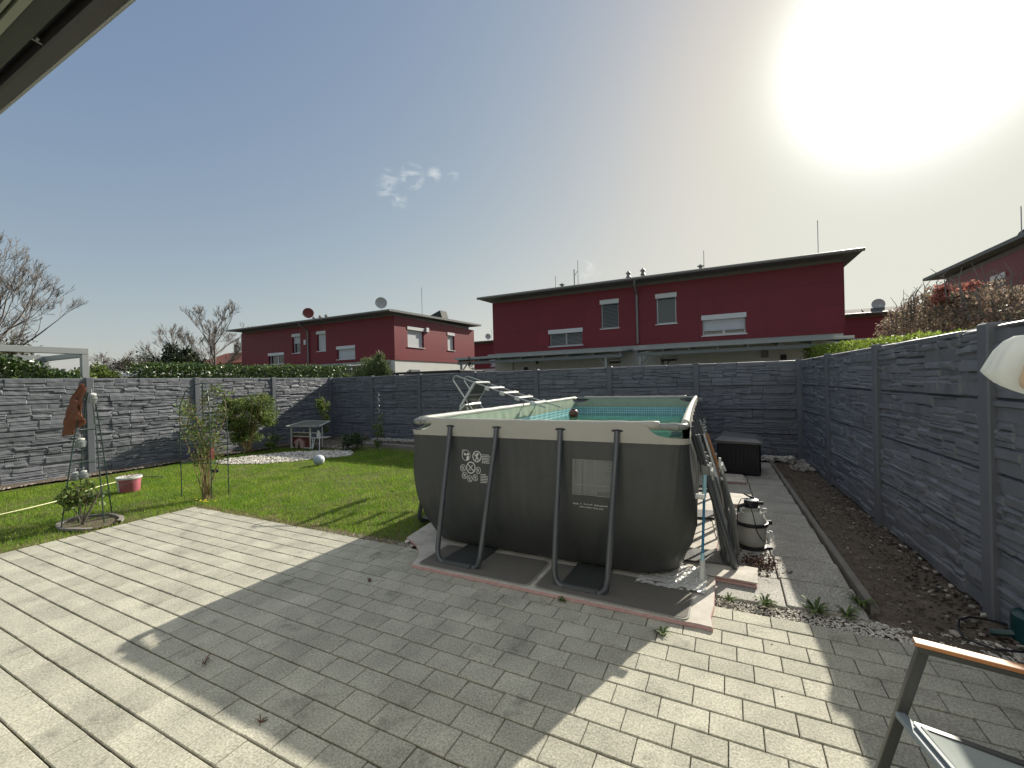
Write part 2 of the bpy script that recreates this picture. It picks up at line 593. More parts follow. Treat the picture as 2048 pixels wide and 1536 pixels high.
M['laurel'] = leafmat('laurel_leaf', (.050, .095, .022), (.085, .13, .03), .22, .5, .6, .32)
M['bright'] = leafmat('bright_hedge_leaf', (.15, .22, .03), (.22, .28, .05), .5, .55)
M['beech'] = leafmat('beech_leaf', (.25, .155, .125), (.22, .195, .13), .4, .6)
M['beech_red'] = leafmat('red_beech_leaf', (.42, .15, .12), (.34, .15, .12), .45, .45)
M['bushy'] = leafmat('bush_leaf', (.10, .15, .03), (.16, .20, .045), .4, .6)
M['olean'] = leafmat('narrow_leaf', (.10, .14, .055), (.15, .18, .075), .3)
M['pine'] = leafmat('pine_needles', (.022, .042, .016), (.045, .055, .022), .1)
M['brush'] = leafmat('dry_shrub', (.10, .080, .045), (.075, .085, .04), .2)
M['holly'] = leafmat('dark_shrub_leaf', (.025, .055, .018), (.04, .075, .025), .2, .4, .6, .3)
M['rose'] = leafmat('rose_leaf', (.12, .16, .04), (.17, .12, .06), .35)
M['rose_g'] = leafmat('rose_green_leaf', (.12, .19, .045), (.16, .21, .07), .4)
M['weed'] = leafmat('weed_leaf', (.07, .12, .025), (.11, .15, .04), .3)
M['dry'] = leafmat('dry_leaf', (.33, .25, .14), (.24, .17, .09), .3)

# ------------------------------------------------------------------ ground
def nois(x, y, s, seed=0):
    """cheap smooth noise from summed sines"""
    r = np.random.default_rng(seed)
    v = 0
    for k in range(6):
        a = r.uniform(0, 6.28, 3); f = s * (1.0 + .6 * k)
        v = v + np.sin(x * f * math.cos(a[0]) + y * f * math.sin(a[0]) + a[1]) / (1 + .6 * k)
    return v / 3.2


def sheet(name, x0, x1, y0, y1, z, step, amp, m, seed=0, kind='structure', scale=6):
    nx, ny = max(2, int((x1 - x0) / step)), max(2, int((y1 - y0) / step))
    X, Y = np.meshgrid(np.linspace(x0, x1, nx), np.linspace(y0, y1, ny), indexing='ij')
    Z = z + amp * (nois(X, Y, scale, seed) * .6 + nois(X, Y, scale * 4, seed + 1) * .4)
    G = np.stack([X, Y, Z], -1)
    i, j = np.meshgrid(np.arange(nx - 1), np.arange(ny - 1), indexing='ij')
    a = (i * ny + j).ravel()
    F = np.stack([a, a + ny, a + ny + 1, a + 1], 1)
    o = fast_mesh(name, G.reshape(-1, 3), F, m, smooth=True)
    o['kind'] = kind
    return o


MB().box(-900, 900, -900, 900, -.5, -.07).build('ground', mat('far_ground', (.075, .085, .035), .95, .1, var=(.4, 1), col2=(.10, .095, .05)))['kind'] = 'structure'
sheet('lawn', -11.75, -3.0, -2.0, 9.0, -.012, .15, .014, M['lawn'], 3)
sheet('garden_bed_soil', -11.95, -11.5, -2.0, 10.1, .03, .05, .03, M['soil'], 5)
sheet('garden_bed_soil', -11.6, .0, 8.5, 10.1, -.004, .06, .022, M['soil'], 8)
sheet('garden_bed_soil', -3.6, 1.7, 3.46, 8.7, -.035, .05, .014, M['soil'], 9)
sheet('garden_bed_soil', .0, 1.4, 8.6, 10.2, -.02, .05, .01, M['soil'], 10)
sheet('garden_bed_soil', .88, 1.66, 3.46, 10.1, -.012, .02, .030, M['soil'], 11, scale=14)

# ---- patio of concrete pavers: every paver a solid block with a chamfer
PA, PB, PS, PX0, PY0 = .2344, .1600, .0849, -.7834, 3.1809
XL = -6.983


def pavers():
    V = []; Fq = []
    base = 0
    rg = np.random.default_rng(3)
    for k in range(-2, 27):
        y1 = PY0 - PB * k; y0 = y1 - PB
        y0 += .0048; y1 -= .0048
        jmin = int((XL - PX0 - PS * k) / PA) - 2
        jmax = int((3.4 - PX0 - PS * k) / PA) + 1
        for j in range(jmin, jmax):
            x0 = PX0 + PA * j + PS * k + .0023; x1 = x0 + PA - .0046
            if x1 < XL + .03 or x0 > 3.2:
                continue
            x0 = max(x0, XL + rg.uniform(-.004, .004))
            if x0 > 1.5 and y1 > 3.55:
                continue
            tz = rg.normal(0, .0009); sx, sy = rg.normal(0, .0016, 2)
            c = .0032
            ring = lambda d, z: [(x0 + d, y0 + d, z), (x1 - d, y0 + d, z), (x1 - d, y1 - d, z), (x0 + d, y1 - d, z)]
            q = ring(0, -.06) + ring(0, -.0035) + ring(c, 0)
            q = [(x, y, z if z < -.05 else z + tz + (x - x0) * sx / PA * .5 + (y - y0) * sy / PB * .5) for x, y, z in q]
            V += q
            b = base
            Fq += [(b + 8, b + 9, b + 10, b + 11)]
            for r in (0, 4):
                for i in range(4):
                    i2 = (i + 1) % 4
                    Fq.append((b + r + i, b + r + i2, b + r + 4 + i2, b + r + 4 + i))
            base += 12
    return fast_mesh('patio', np.array(V), np.array(Fq), M['paver'])


struct(pavers())
MB().box(XL + .01, 3.2, -1.1, 3.49, -.055, -.013).build('patio_joint_sand', M['joint'])['kind'] = 'structure'


def stones(name, pts, rmin, rmax, m, seed=0, zs=.6, z=0.0, zj=.006):
    """irregular pebbles at pts (n,2)"""
    rg = np.random.default_rng(seed)
    ico = np.array([(0, 0, 1), (.894, 0, .447), (.276, .851, .447), (-.724, .526, .447), (-.724, -.526, .447), (.276, -.851, .447),
                    (.724, .526, -.447), (-.276, .851, -.447), (-.894, 0, -.447), (-.276, -.851, -.447), (.724, -.526, -.447), (0, 0, -1)])
    fc = np.array([(0, 1, 2), (0, 2, 3), (0, 3, 4), (0, 4, 5), (0, 5, 1), (1, 6, 2), (2, 7, 3), (3, 8, 4), (4, 9, 5), (5, 10, 1),
                   (2, 6, 7), (3, 7, 8), (4, 8, 9), (5, 9, 10), (1, 10, 6), (6, 11, 7), (7, 11, 8), (8, 11, 9), (9, 11, 10), (10, 11, 6)])
    n = len(pts)
    r = rmin + (rmax - rmin) * rg.random(n) ** 2
    a = rg.uniform(0, 6.283, n)
    s = np.stack([r * rg.uniform(.9, 1.5, n), r * rg.uniform(.6, 1.0, n), r * zs * rg.uniform(.7, 1.2, n)], 1)
    P = ico[None] * (1 + rg.normal(0, .10, (n, 12, 1))) * s[:, None]
    c, sn = np.cos(a)[:, None], np.sin(a)[:, None]
    X = P[..., 0] * c - P[..., 1] * sn + pts[:, 0:1]
    Y = P[..., 0] * sn + P[..., 1] * c + pts[:, 1:2]
    Z = P[..., 2] + z + rg.uniform(-zj, zj, (n, 1))
    V = np.stack([X, Y, Z], -1).reshape(-1, 3)
    F = (fc[None] + (np.arange(n) * 12)[:, None, None]).reshape(-1, 3)
    return fast_mesh(name, V, F, m)


def rpts(n, x0, x1, y0, y1, seed=0):
    rg = np.random.default_rng(seed)
    return np.stack([rg.uniform(x0, x1, n), rg.uniform(y0, y1, n)], 1)


def stuff(o):
    o['kind'] = 'stuff'; return o


# gravel strip between patio and slab path, pebbles along the edges, loose stones in the soil bed
stuff(stones('gravel', rpts(2600, -.15, 1.66, 3.50, 3.74, 1), .006, .014, M['stone_white'], 1, z=-.018))
stuff(stones('gravel', rpts(900, -4.6, -3.0, 3.50, 3.60, 2), .005, .013, M['stone'], 2, z=-.008))
stuff(stones('soil_stones', rpts(3600, .90, 1.64, 3.66, 10.0, 4), .006, .024, M['stone_dark'], 4, z=-.006, zj=.016))
stuff(stones('soil_stones', rpts(160, .93, 1.62, 3.66, 10.0, 44), .010, .028, M['stone'], 44, z=.004, zj=.01))
stuff(stones('gravel', rpts(1500, -.30, .1, 3.9, 8.4, 5), .008, .020, M['stone'], 5, z=-.022))
stuff(stones('gravel', rpts(5200, -9.9, 1.1, 9.86, 10.12, 6), .015, .034, M['stone_white'], 6, z=.045, zj=.035))
gp = rpts(9500, -11.6, -8.1, 5.4, 8.4, 7)
# pale gravel patch in front of the toy playhouse
def patch(x, y):
    u, v = (x + 9.7) * .72 + (y - 7.0) * .69, -(x + 9.7) * .69 + (y - 7.0) * .72
    return (u / 1.55) ** 2 + (v / .80) ** 2 + .25 * nois(x, y, 5, 2)


_e = patch(gp[:, 0], gp[:, 1])
stuff(stones('pale_gravel_patch', gp[_e < 1], .012, .028, M['stone_white'], 7, z=.004))
stuff(stones('pebbles', rpts(500, -11.75, -11.5, -1, 8, 8), .01, .03, M['stone'], 8, z=.03))
stuff(stones('pebbles', rpts(420, -11.4, -9.3, 8.3, 9.8, 18), .012, .045, M['stone'], 18, z=.01))
stuff(stones('rubble', rpts(150, .96, 1.3, 9.0, 10.1, 19), .02, .06, M['stone'], 19, z=.02))
# flat bed edging stones in front of the back flower bed
o = MB()
for i in range(9):
    x = -9.3 + i * .72
    o.box(x, x + .70, 9.02 + .03 * math.sin(i * 2), 9.12 + .03 * math.sin(i * 2), -.03, .075, bev=.01)
tag(o.build('bed_edging', M['edging']), 'low concrete edging strip along the back flower bed', 'edging')

# slab path
def path():
    ys = [3.71, 4.20, 4.70, 5.20, 5.70, 6.20, 6.70, 7.20, 7.70, 8.20, 8.70, 9.20, 9.70]
    m = MB()
    for i in range(len(ys) - 1):
        xo = .34 - (ys[i] - 3.7) * .028
        m.box(xo + .006, xo + .485 + .002, ys[i] + .006, ys[i + 1] - .006, -.05, .004 + random.uniform(-.002, .002), bev=.004)
        m.box(xo - .49, xo - .004, ys[i] + .004 - .03, ys[i + 1] - .034, -.05, .003 + random.uniform(-.003, .003), bev=.004)
    o = m.build('slab_path', M['slab'])
    o['kind'] = 'structure'


path()
kb = MB()
for i in range(6):
    ya = 3.86 + i * 1.0; yb = ya + .993
    xa, xb = .885 - (ya - 3.9) * .0335, .885 - (yb - 3.9) * .0335
    kb.add([(xa - .026, ya, -.08), (xa + .026, ya, -.08), (xb + .026, yb, -.08), (xb - .026, yb, -.08),
            (xa - .026, ya, .032), (xa - .018, ya, .042), (xa + .018, ya, .042), (xa + .026, ya, .032),
            (xb - .026, yb, .032), (xb - .018, yb, .042), (xb + .018, yb, .042), (xb + .026, yb, .032)],
           [(0, 1, 7, 6, 5, 4), (3, 8, 9, 10, 11, 2), (4, 5, 9, 8), (5, 6, 10, 9), (6, 7, 11, 10), (0, 4, 8, 3), (1, 2, 11, 7)])
kb.build('path_kerb', M['kerb'])['kind'] = 'structure'

# ---- lawn grass
def in_lawn(x, y):
    k = (x > -11.52) & (x < -3.12) & (y < 8.95) & (y > -1.5)
    k &= ~((x > XL - .01) & (y < 3.50))
    e = patch(x, y)
    k &= e > .93 + .1 * nois(x, y, 14, 6)
    k &= ~((x < -9.2) & (y > 7.95 + .12 * nois(x, y, 4, 5)))
    k &= y < 8.85 + .1 * nois(x, y, 3, 4)
    k &= x > -11.35 + .1 * nois(x, y, 3, 9)
    # bare soil at foot of the canes and worn strip along the paving
    k &= ((x + 7.3) ** 2 + (y - 3.86) ** 2) > .012
    return k


def grass(n, x0, x1, y0, y1, h, w, seed, name='grass'):
    rg = np.random.default_rng(seed)
    x = rg.uniform(x0, x1, n); y = rg.uniform(y0, y1, n)
    dens = .72 + .45 * nois(x, y, 1.6, 21) + .40 * nois(x, y, 7, 22)
    pe = patch(x, y)
    dens = dens * np.clip((pe - .9) / .7, .12, 1)
    edge = np.minimum(1, .35 + np.minimum(np.where(y < 3.6, XL - x, 9), np.where(x > XL, y - 3.5, 9)) / .25)
    k = in_lawn(x, y) & (rg.random(n) < dens * np.clip(edge, .25, 1))
    x, y = x[k], y[k]
    n = len(x)
    a = rg.uniform(0, 6.283, n); hh = h * rg.uniform(.5, 1.35, n) * (1 + .35 * nois(x, y, 2, 23)); ww = w * rg.uniform(.7, 1.3, n)
    lx, ly = rg.normal(0, .45, n) * hh, rg.normal(0, .45, n) * hh
    dx, dy = np.cos(a) * ww, np.sin(a) * ww
    z0 = -.014 + 0 * x
    V = np.stack([np.stack([x - dx, y - dy, z0], 1), np.stack([x + dx, y + dy, z0], 1), np.stack([x + lx, y + ly, hh - .01], 1)], 1).reshape(-1, 3)
    F = np.arange(3 * n).reshape(-1, 3)
    o = fast_mesh(name, V, F, M['blade'])
    o['kind'] = 'stuff'
    return o


gv = []
grass(330000, -11.6, -3.1, -.2, 9.0, .036, .0034, 31)


# ------------------------------------------------------------------ concrete fence walls
def relief(seed, L=1.93, H=.494, nx=190, ny=48):
    """front face of a stacked-stone concrete panel as a height field"""
    rg = np.random.default_rng(seed)
    X, Z = np.meshgrid(np.linspace(0, L, nx), np.linspace(0, H, ny), indexing='ij')
    D = np.zeros_like(X)
    Zw = Z + (.005 * np.sin(X * 3.1 + seed) + .004 * np.sin(X * 8.7 + seed * 2)) * np.sin(np.pi * Z / H)
    Xw = X + .004 * np.sin(Z * 31 + seed)

    def stone(xa, xb, za, zb):
        tilt = rg.normal(0, .006)
        zt = Zw + tilt * (Xw - xa) / (xb - xa)
        k = (Xw >= xa) & (Xw < xb) & (zt >= za) & (zt < zb)
        u = (Xw - xa) / (xb - xa); v = (zt - za) / (zb - za)
        du = np.minimum(u, 1 - u) * (xb - xa); dv = np.minimum(v, 1 - v) * (zb - za)
        d = rg.uniform(.006, .034) + rg.normal(0, .004) * (v - .5) * 2 + rg.normal(0, .005) * (u - .5)
        d = d + .0018 * np.sin(u * (xb - xa) * 34 + rg.uniform(0, 6)) * np.sin(v * 3 + 1)
        edge = np.clip(np.minimum(du, dv * 1.2) / .009, 0, 1) ** .6
        D[k] = (d * (.30 + .70 * edge))[k]
    z = 0.0
    while z < H - .01:
        bh = rg.uniform(.085, .19)
        if H - z - bh < .07:
            bh = H - z + .02
        x = -rg.uniform(0, .2)
        while x < L:
            w = rg.uniform(.20, .62)
            n = int(rg.choice([2, 2, 3, 3, 4, 4])) if bh > .12 else int(rg.choice([1, 2, 2, 3]))
            cuts = np.sort(np.concatenate([[0, 1], (np.arange(1, n) + rg.uniform(-.28, .28, n - 1)) / n]))
            for a, b in zip(cuts, cuts[1:]):
                if rg.random() < .3 and w > .3:
                    q = x + w * rg.uniform(.35, .65)
                    stone(x, q, z + bh * a, z + bh * b); stone(q, x + w, z + bh * a, z + bh * b)
                else:
                    stone(x, x + w, z + bh * a, z + bh * b)
            x += w
        z += bh
    D += rg.normal(0, .0003, D.shape) + .0010 * nois(X, Z, 38, seed)
    D = np.clip(D, 0.0005, .036)
    e = np.clip(np.minimum(Z, H - Z) / .007 - .2, 0, 1)
    return X, Z, D * e - .012 * (1 - e)


def panel_mesh(seed):
    X, Z, D = relief(seed)
    nx, ny = X.shape
    G = np.stack([X, -.024 - D, Z], -1).reshape(-1, 3)
    i, j = np.meshgrid(np.arange(nx - 1), np.arange(ny - 1), indexing='ij')
    a = (i * ny + j).ravel()
    F = np.stack([a, a + ny, a + ny + 1, a + 1], 1).tolist()
    L, H = X.max(), Z.max()
    b = len(G)
    # back face and rim
    Hb = .4983
    B = [(0, .025, 0), (L, .025, 0), (L, .025, Hb), (0, .025, Hb), (0, -.0105, 0), (L, -.0105, 0), (L, -.0105, Hb), (0, -.0105, Hb)]
    F += [(b, b + 3, b + 2, b + 1), (b + 4, b, b + 1, b + 5), (b + 7, b + 6, b + 2, b + 3), (b + 4, b + 7, b + 3, b), (b + 5, b + 1, b + 2, b + 6), (b + 4, b + 5, b + 6, b + 7)]
    me = bpy.data.meshes.new('panel')
    me.from_pydata(np.concatenate([G, np.array(B)]).tolist(), [], F)
    me.update(); me.materials.append(M['fence'])
    return me


PM = [panel_mesh(s) for s in (11, 12, 13, 14, 15)]


def fence(p0, p1, label, seed, n=None, H0=0.0, skip_first_post=False):
    p0, p1 = Vector(p0), Vector(p1)
    d = p1 - p0; L = d.length
    n = n or round(L / 2.04)
    w = thing('garden_wall', label, 'concrete wall', (p0.x, p0.y, H0), math.atan2(d.y, d.x))
    sp = L / n
    rg = random.Random(seed)
    for i in range(n):
        for k in range(4):
            o = bpy.data.objects.new('panel', PM[(rg.randrange(5) + i) % 5])
            COL.objects.link(o); o.parent = w
            o.location = (i * sp + .055, 0, .005 + k * .4985)
            o.scale = ((sp - .11) / 1.93, 1, 1)
            if rg.random() < .5:    # turn the moulded panel end for end
                o.location.x = (i + 1) * sp - .055
                o.scale = (-(sp - .11) / 1.93, 1, 1)
    for i in range(n + 1):
        if i == 0 and skip_first_post:
            continue
        m = MB()
        x = i * sp
        m.box(x - .062, x + .062, -.078, .055, -.1, 2.012, bev=.010)
        m.build('post', M['post'], w)
    return w


fence((-12.0, -2.05), (-12.0, 10.2), 'anthracite stacked-stone panel wall on the left, bright in the sun', 1, 6)
fence((-12.06, 10.28), (1.25, 10.28), 'shaded anthracite panel wall at the back, below the red houses', 2, 0 or None)
fence((1.30, 10.20), (1.83, 0.0), 'anthracite panel wall on the right, nearest the camera beside the soil bed', 3, 5, skip_first_post=True)

# ------------------------------------------------------------------ vegetation helpers
def leaf_cloud(P, size, seed, asp=.5, up_bias=0.0, size_var=.4, fold=True):
    """diamond leaves (2 triangles each) at points P -> V,F arrays"""
    rg = np.random.default_rng(seed)
    n = len(P)
    d = rg.normal(0, 1, (n, 3)); d[:, 2] += up_bias
    d /= np.linalg.norm(d, axis=1, keepdims=True)
    e = rg.normal(0, 1, (n, 3)); e -= (e * d).sum(1, keepdims=True) * d
    e /= np.linalg.norm(e, axis=1, keepdims=True)
    s = size * (1 + size_var * rg.uniform(-1, 1, (n, 1)))
    nn = np.cross(d, e)
    a = P; b = P + d * s * .5 + e * s * asp * .5 + nn * s * .08; c = P + d * s; q = P + d * s * .5 - e * s * asp * .5 + nn * s * .08
    V = np.stack([a, b, c, q], 1).reshape(-1, 3)
    k = np.arange(n) * 4
    F = np.stack([k, k + 1, k + 2, k + 3], 1)
    return V, F


def clump_pts(n, c, r, seed, nc=14, cr=.35, flatb=None, hollow=.0):
    """points gathered into clumps inside an ellipsoid c,r"""
    rg = np.random.default_rng(seed)
    d = rg.normal(0, 1, (nc, 3)); d /= np.linalg.norm(d, axis=1, keepdims=True)
    cen = d * (rg.uniform(hollow, 1, (nc, 1)) ** .5) * (1 - cr * .6)
    k = rg.integers(0, nc, n)
    rad = cr * rg.uniform(.6, 1.25, nc)
    q = rg.normal(0, 1, (n, 3)); q /= np.linalg.norm(q, axis=1, keepdims=True)
    P = cen[k] + q * (rg.random((n, 1)) ** .45) * rad[k][:, None]
    P = P * np.array(r) + np.array(c)
    if flatb is not None:
        P[:, 2] = np.maximum(P[:, 2], flatb)
    return P


def foliage(name, P, size, seed, m, parent=None, asp=.5, up=0.0):
    V, F = leaf_cloud(P, size, seed, asp, up)
    return fast_mesh(name, V, F, m, parent)


def hedge_pts(n, x0, x1, y0, y1, z0, z1, seed, top=lambda x, y: 0.0, shell=.75):
    rg = np.random.default_rng(seed)
    u = rg.uniform(0, 1, (n, 3))
    k = rg.random(n)
    dep = rg.random(n) ** 2 * .35
    f1 = k < shell * .45
    u[f1, 2] = 1 - dep[f1]
    f2 = (k >= shell * .45) & (k < shell)
    u[f2, 0 if (x1 - x0) < (y1 - y0) else 1] = np.where(rg.random(f2.sum()) < .5, dep[f2], 1 - dep[f2])
    x = x0 + (x1 - x0) * u[:, 0]; y = y0 + (y1 - y0) * u[:, 1]
    z = z0 + (z1 - z0) * u[:, 2] + top(x, y)
    b = .05 * nois(x, y, 9, seed) + .04 * nois(x * 1.3, z * 2, 14, seed + 1)
    return np.stack([x + b, y + b, z + .05 * nois(x, y, 11, seed + 3)], 1)


def grow(m, p, d, L, r, depth, rg, spread=.5, up=.12, kids=(1, 2), n=4, seglen=None, minr=.004, shrink=.72, lim=None):
    """recursive bare branches into MB m"""
    pts = [Vector(p)]; rr = [r]
    d = Vector(d).normalized()
    k = 3
    for i in range(k):
        d = (d + Vector((rg.gauss(0, .10), rg.gauss(0, .10), rg.gauss(0, .06) + up * .4))).normalized()
        pts.append(pts[-1] + d * L / k)
        rr.append(max(minr, r * (1 - .38 * (i + 1) / k)))
    m.tube([tuple(q) for q in pts], rr, n if depth > 2 else 3, cap=False)
    if depth <= 0:
        return
    nk = rg.randint(*(kids if depth > 3 else (2, 3) if depth > 1 else (1, 2)))
    for i in range(nk + 1):
        t = 1.0 if i == 0 else rg.uniform(.35, 1)
        j = min(k - 1, int(t * k)); q = pts[j].lerp(pts[min(k, j + 1)], t * k - j if t < 1 else 1)
        s = spread * (.45 if i == 0 else 1)
        nd = (d + Vector((rg.gauss(0, s), rg.gauss(0, s), rg.gauss(0, s * .6) + up))).normalized()
        grow(m, q, nd, L * shrink * rg.uniform(.8, 1.1), max(minr, rr[j] * (.78 if i == 0 else .55)), depth - 1, rg, spread, up, kids, n, None, minr, shrink)


TW = .75


def bare_tree(loc, h, label, seed, depth=6, spread=.45, lean=(0, 0), up=.12, minr=.006, r0=None, nlimb=6, group=None, wide=1.0):
    t = thing('bare_tree', label, 'tree', loc, 0, group)
    rg = random.Random(seed)
    tr = MB()
    r0 = r0 or h * .022
    P = [Vector((0, 0, -.2)), Vector((lean[0] * .3, lean[1] * .3, h * .22)), Vector((lean[0], lean[1], h * .5)), Vector((lean[0] * 1.3, lean[1] * 1.3, h * .72))]
    tr.tube([tuple(p) for p in P], [r0, r0 * .8, r0 * .5, r0 * .25], 8)
    tr.build('trunk', M['bark'], t, smooth=True)
    minr = minr * TW
    cr = MB()
    for i in range(nlimb):
        f = .22 + .5 * i / nlimb
        j = 1 if f < .5 else 2
        q = P[1].lerp(P[2], (f - .22) / .28) if f < .5 else P[2].lerp(P[3], (f - .5) / .22)
        a = i * 2.4 + rg.uniform(-.4, .4)
        d = Vector((math.cos(a), math.sin(a), .55 + f * .9))
        grow(cr, q, d, h * .17 * wide * (1.25 - f * .5), r0 * (.55 - f * .3), depth, rg, spread, up, minr=minr, shrink=.72)
    grow(cr, P[3], (0, 0, 1), h * .10, r0 * .25, depth - 1, rg, spread, up, minr=minr)
    cr.build('crown', M['twig'], t)
    return t


# ------------------------------------------------------------------ trees and hedges beyond the garden
def at_dir(az_x, az_y, dist):
    return (az_x * dist, az_y * dist)


bare_tree((-35.0, 7.4, 0), 8.0, 'large bare tree behind the pergola, spreading over the left edge', 5, depth=6, spread=.33, lean=(.4, .6), up=.06, minr=.009, nlimb=9, wide=1.35)
bare_tree((-41.2, 22.6, 0), 8.6, 'bare tree with rounded crown standing left of the red houses', 9, depth=6, spread=.27, up=.07, minr=.010, nlimb=9, wide=1.15)
bare_tree((-47.0, 22.2, 0), 8.0, 'smaller bare tree rising behind the dark pine', 14, depth=5, spread=.28, up=.09, minr=.012, nlimb=6)
bare_tree((-36.5, 13.2, 0), 4.5, 'low bare orchard tree with twisted twigs above the round bush', 21, depth=5, spread=.5, up=.02, minr=.010, nlimb=7, wide=1.1)
bare_tree((-34.6, 14.9, 0), 3.9, 'low bare tree between the orchard tree and the pine', 25, depth=5, spread=.5, up=.02, minr=.010, nlimb=6, wide=1.1)


def leafy(name, label, cat, loc, P, size, m, seed, trunk_h, trunk_r, asp=.5, up=0.0, group=None, core=None):
    t = thing(name, label, cat, loc, 0, group)
    foliage('crown', P, size, seed, m, t, asp, up)
    k = MB()
    rg = random.Random(seed)
    for i in range(5):
        a = rg.uniform(0, 6.28); s = rg.uniform(.2, .75)
        tx, ty, tz = P[rg.randrange(len(P))] if len(P) else (0, 0, 1)
        k.tube([(0.03 * math.cos(a), .03 * math.sin(a), -.05), (tx * .35, ty * .35, max(.1, trunk_h * .5)), (tx * .8, ty * .8, max(tz * .85, trunk_h))], [trunk_r, trunk_r * .7, trunk_r * .3], 6)
    k.build('trunk', M['bark'], t)
    return t


P = np.concatenate([clump_pts(5200, (0, 0, 4.0), (2.0, 2.0, 1.7), 3, nc=26, cr=.27), clump_pts(2500, (.3, .6, 3.0), (2.2, 2.0, 1.5), 4, nc=16, cr=.3)])
leafy('pine_tree', 'dark green pine tree in front of the tall bare trees', 'tree', (-40.0, 19.2, 0), P, .28, M['pine'], 61, 2.0, .14, asp=.35)
P = clump_pts(4200, (0, 0, 3.3), (2.2, 2.2, 1.5), 6, nc=20, cr=.3)
leafy('shrub', 'brown leafless thicket between the pine and the orchard trees', 'shrub', (-41.5, 16.9, 0), P, .20, M['brush'], 62, 1.3, .06, asp=.3)
P = clump_pts(5200, (0, 0, 3.4), (2.0, 2.0, 1.9), 7, nc=26, cr=.3)
leafy('pine_tree', 'yellowish brown conifer behind the pergola at the left edge', 'tree', (-31.0, 7.0, 0), P, .20, M['brush'], 63, 2.2, .14, asp=.3)
P = clump_pts(2600, (0, 0, 2.1), (1.2, 1.2, 1.4), 8, nc=14, cr=.34)
leafy('shrub', 'dark evergreen just right of the brown conifer, above the pergola beam', 'shrub', (-33.0, 8.9, 0), P, .22, M['pine'], 64, 1.6, .1, asp=.3)


def hedge(name, label, x0, x1, y0, y1, z1, n, size, m, seed, top=lambda x, y: 0.0, asp=.55, cat='hedge', z0=.2, core=True):
    t = thing(name, label, cat, ((x0 + x1) / 2, (y0 + y1) / 2, 0))
    P = hedge_pts(n, x0, x1, y0, y1, z0, z1, seed, top) - np.array([(x0 + x1) / 2, (y0 + y1) / 2, 0])
    foliage('foliage', P, size, seed, m, t, asp)
    k = MB(); rg = random.Random(seed)
    L = max(x1 - x0, y1 - y0)
    for i in range(int(L / .45)):
        if x1 - x0 > y1 - y0:
            px, py = (i + .5) * .45 - L / 2, 0
        else:
            px, py = 0, (i + .5) * .45 - L / 2
        hh = z1 * .8 + top(px + (x0 + x1) / 2, py + (y0 + y1) / 2)
        k.tube([(px, py, 0), (px + rg.uniform(-.1, .1), py + rg.uniform(-.1, .1), hh * .5), (px + rg.uniform(-.2, .2), py + rg.uniform(-.2, .2), max(.5, hh))], [.03, .02, .008], 5)
    k.build('stems', M['bark'], t)
    return t


HL = dict(z0=1.0)
hedge('laurel_hedge', 'dark glossy laurel hedge along the far side of the left wall', -13.6, -12.6, 5.35, 11.6, 2.38, 15000, .085, M['laurel'], 71,
      top=lambda x, y: .02 * np.sin(y * 2.2) + np.clip((y - 8) * .02, 0, .1), **HL)
hedge('laurel_hedge', 'laurel hedge under the pergola, sloping down to the wall top', -13.9, -12.9, 0.5, 4.25, 2.46, 10000, .09, M['laurel'], 72,
      top=lambda x, y: -np.clip((y - 3.3) * .42, 0, .6), **HL)
P = clump_pts(9000, (0, 0, 1.75), (.75, .62, .88), 10, nc=22, cr=.34)
leafy('round_bush', 'light green round bush right of the pergola post behind the wall', 'bush', (-13.6, 4.80, 0), P, .075, M['bushy'], 73, 1.0, .03)
P = clump_pts(9000, (0, 0, 1.7), (1.0, .9, .92), 12, nc=20, cr=.36)
leafy('dark_bush', 'darker bush seen between the two pergola posts', 'bush', (-16.0, 4.75, 0), P, .10, M['holly'], 74, 1.0, .03)
hedge('clipped_hedge', 'bright yellow-green clipped hedge rising over the right wall', 2.35, 3.1, 7.6, 18.5, 2.22, 24000, .055, M['bright'], 75,
      top=lambda x, y: np.clip((y - 8) * .045, -.02, .42), **HL)
hedge('beech_hedge', 'tall brown and red beech hedge beyond the right wall', 3.8, 4.9, 8.6, 16.9, 3.38, 30000, .062, M['beech'], 76,
      top=lambda x, y: .09 * np.sin(y * 2.1) + .08 * np.sin(y * 5.3) - np.clip((11.6 - y) * .30, 0, 1) - np.clip((y - 14.8) * .42, 0, 1.2), z0=.8)
# bare shoots sticking out of the beech hedge
sh = MB(); rg = random.Random(4)
for i in range(150):
    x, y = rg.uniform(3.85, 4.8), rg.uniform(8.6, 16.4)
    z = 3.1 - max(0, (11.6 - y) * .3) + rg.uniform(0, .3) - max(0, (y - 14.8) * .42)
    hh = rg.uniform(.15, .55)
    sh.tube([(x, y, z - .3), (x + rg.uniform(-.1, .1), y + rg.uniform(-.1, .1), z + hh * .5), (x + rg.uniform(-.2, .2), y + rg.uniform(-.2, .2), z + hh)], [.014, .009, .004], 4)
tag(sh.build('beech_shoots', M['twig']), 'bare upright shoots standing out of the beech hedge top', 'shoots')
P = clump_pts(5200, (0, 0, 1.9), (.9, .95, 1.02), 15, nc=18, cr=.34)
leafy('red_bush', 'reddish beech bush at the low left end of the beech hedge', 'bush', (4.35, 17.6, 0), P, .075, M['beech_red'], 77, 1.2, .03)
P = clump_pts(1500, (0, 0, 3.25), (.35, .6, .22), 16, nc=8, cr=.45)
leafy('red_bush', 'copper red tuft glowing on top of the beech hedge', 'bush', (4.0, 11.6, 0), P, .07, M['beech_red'], 78, 2.9, .02)
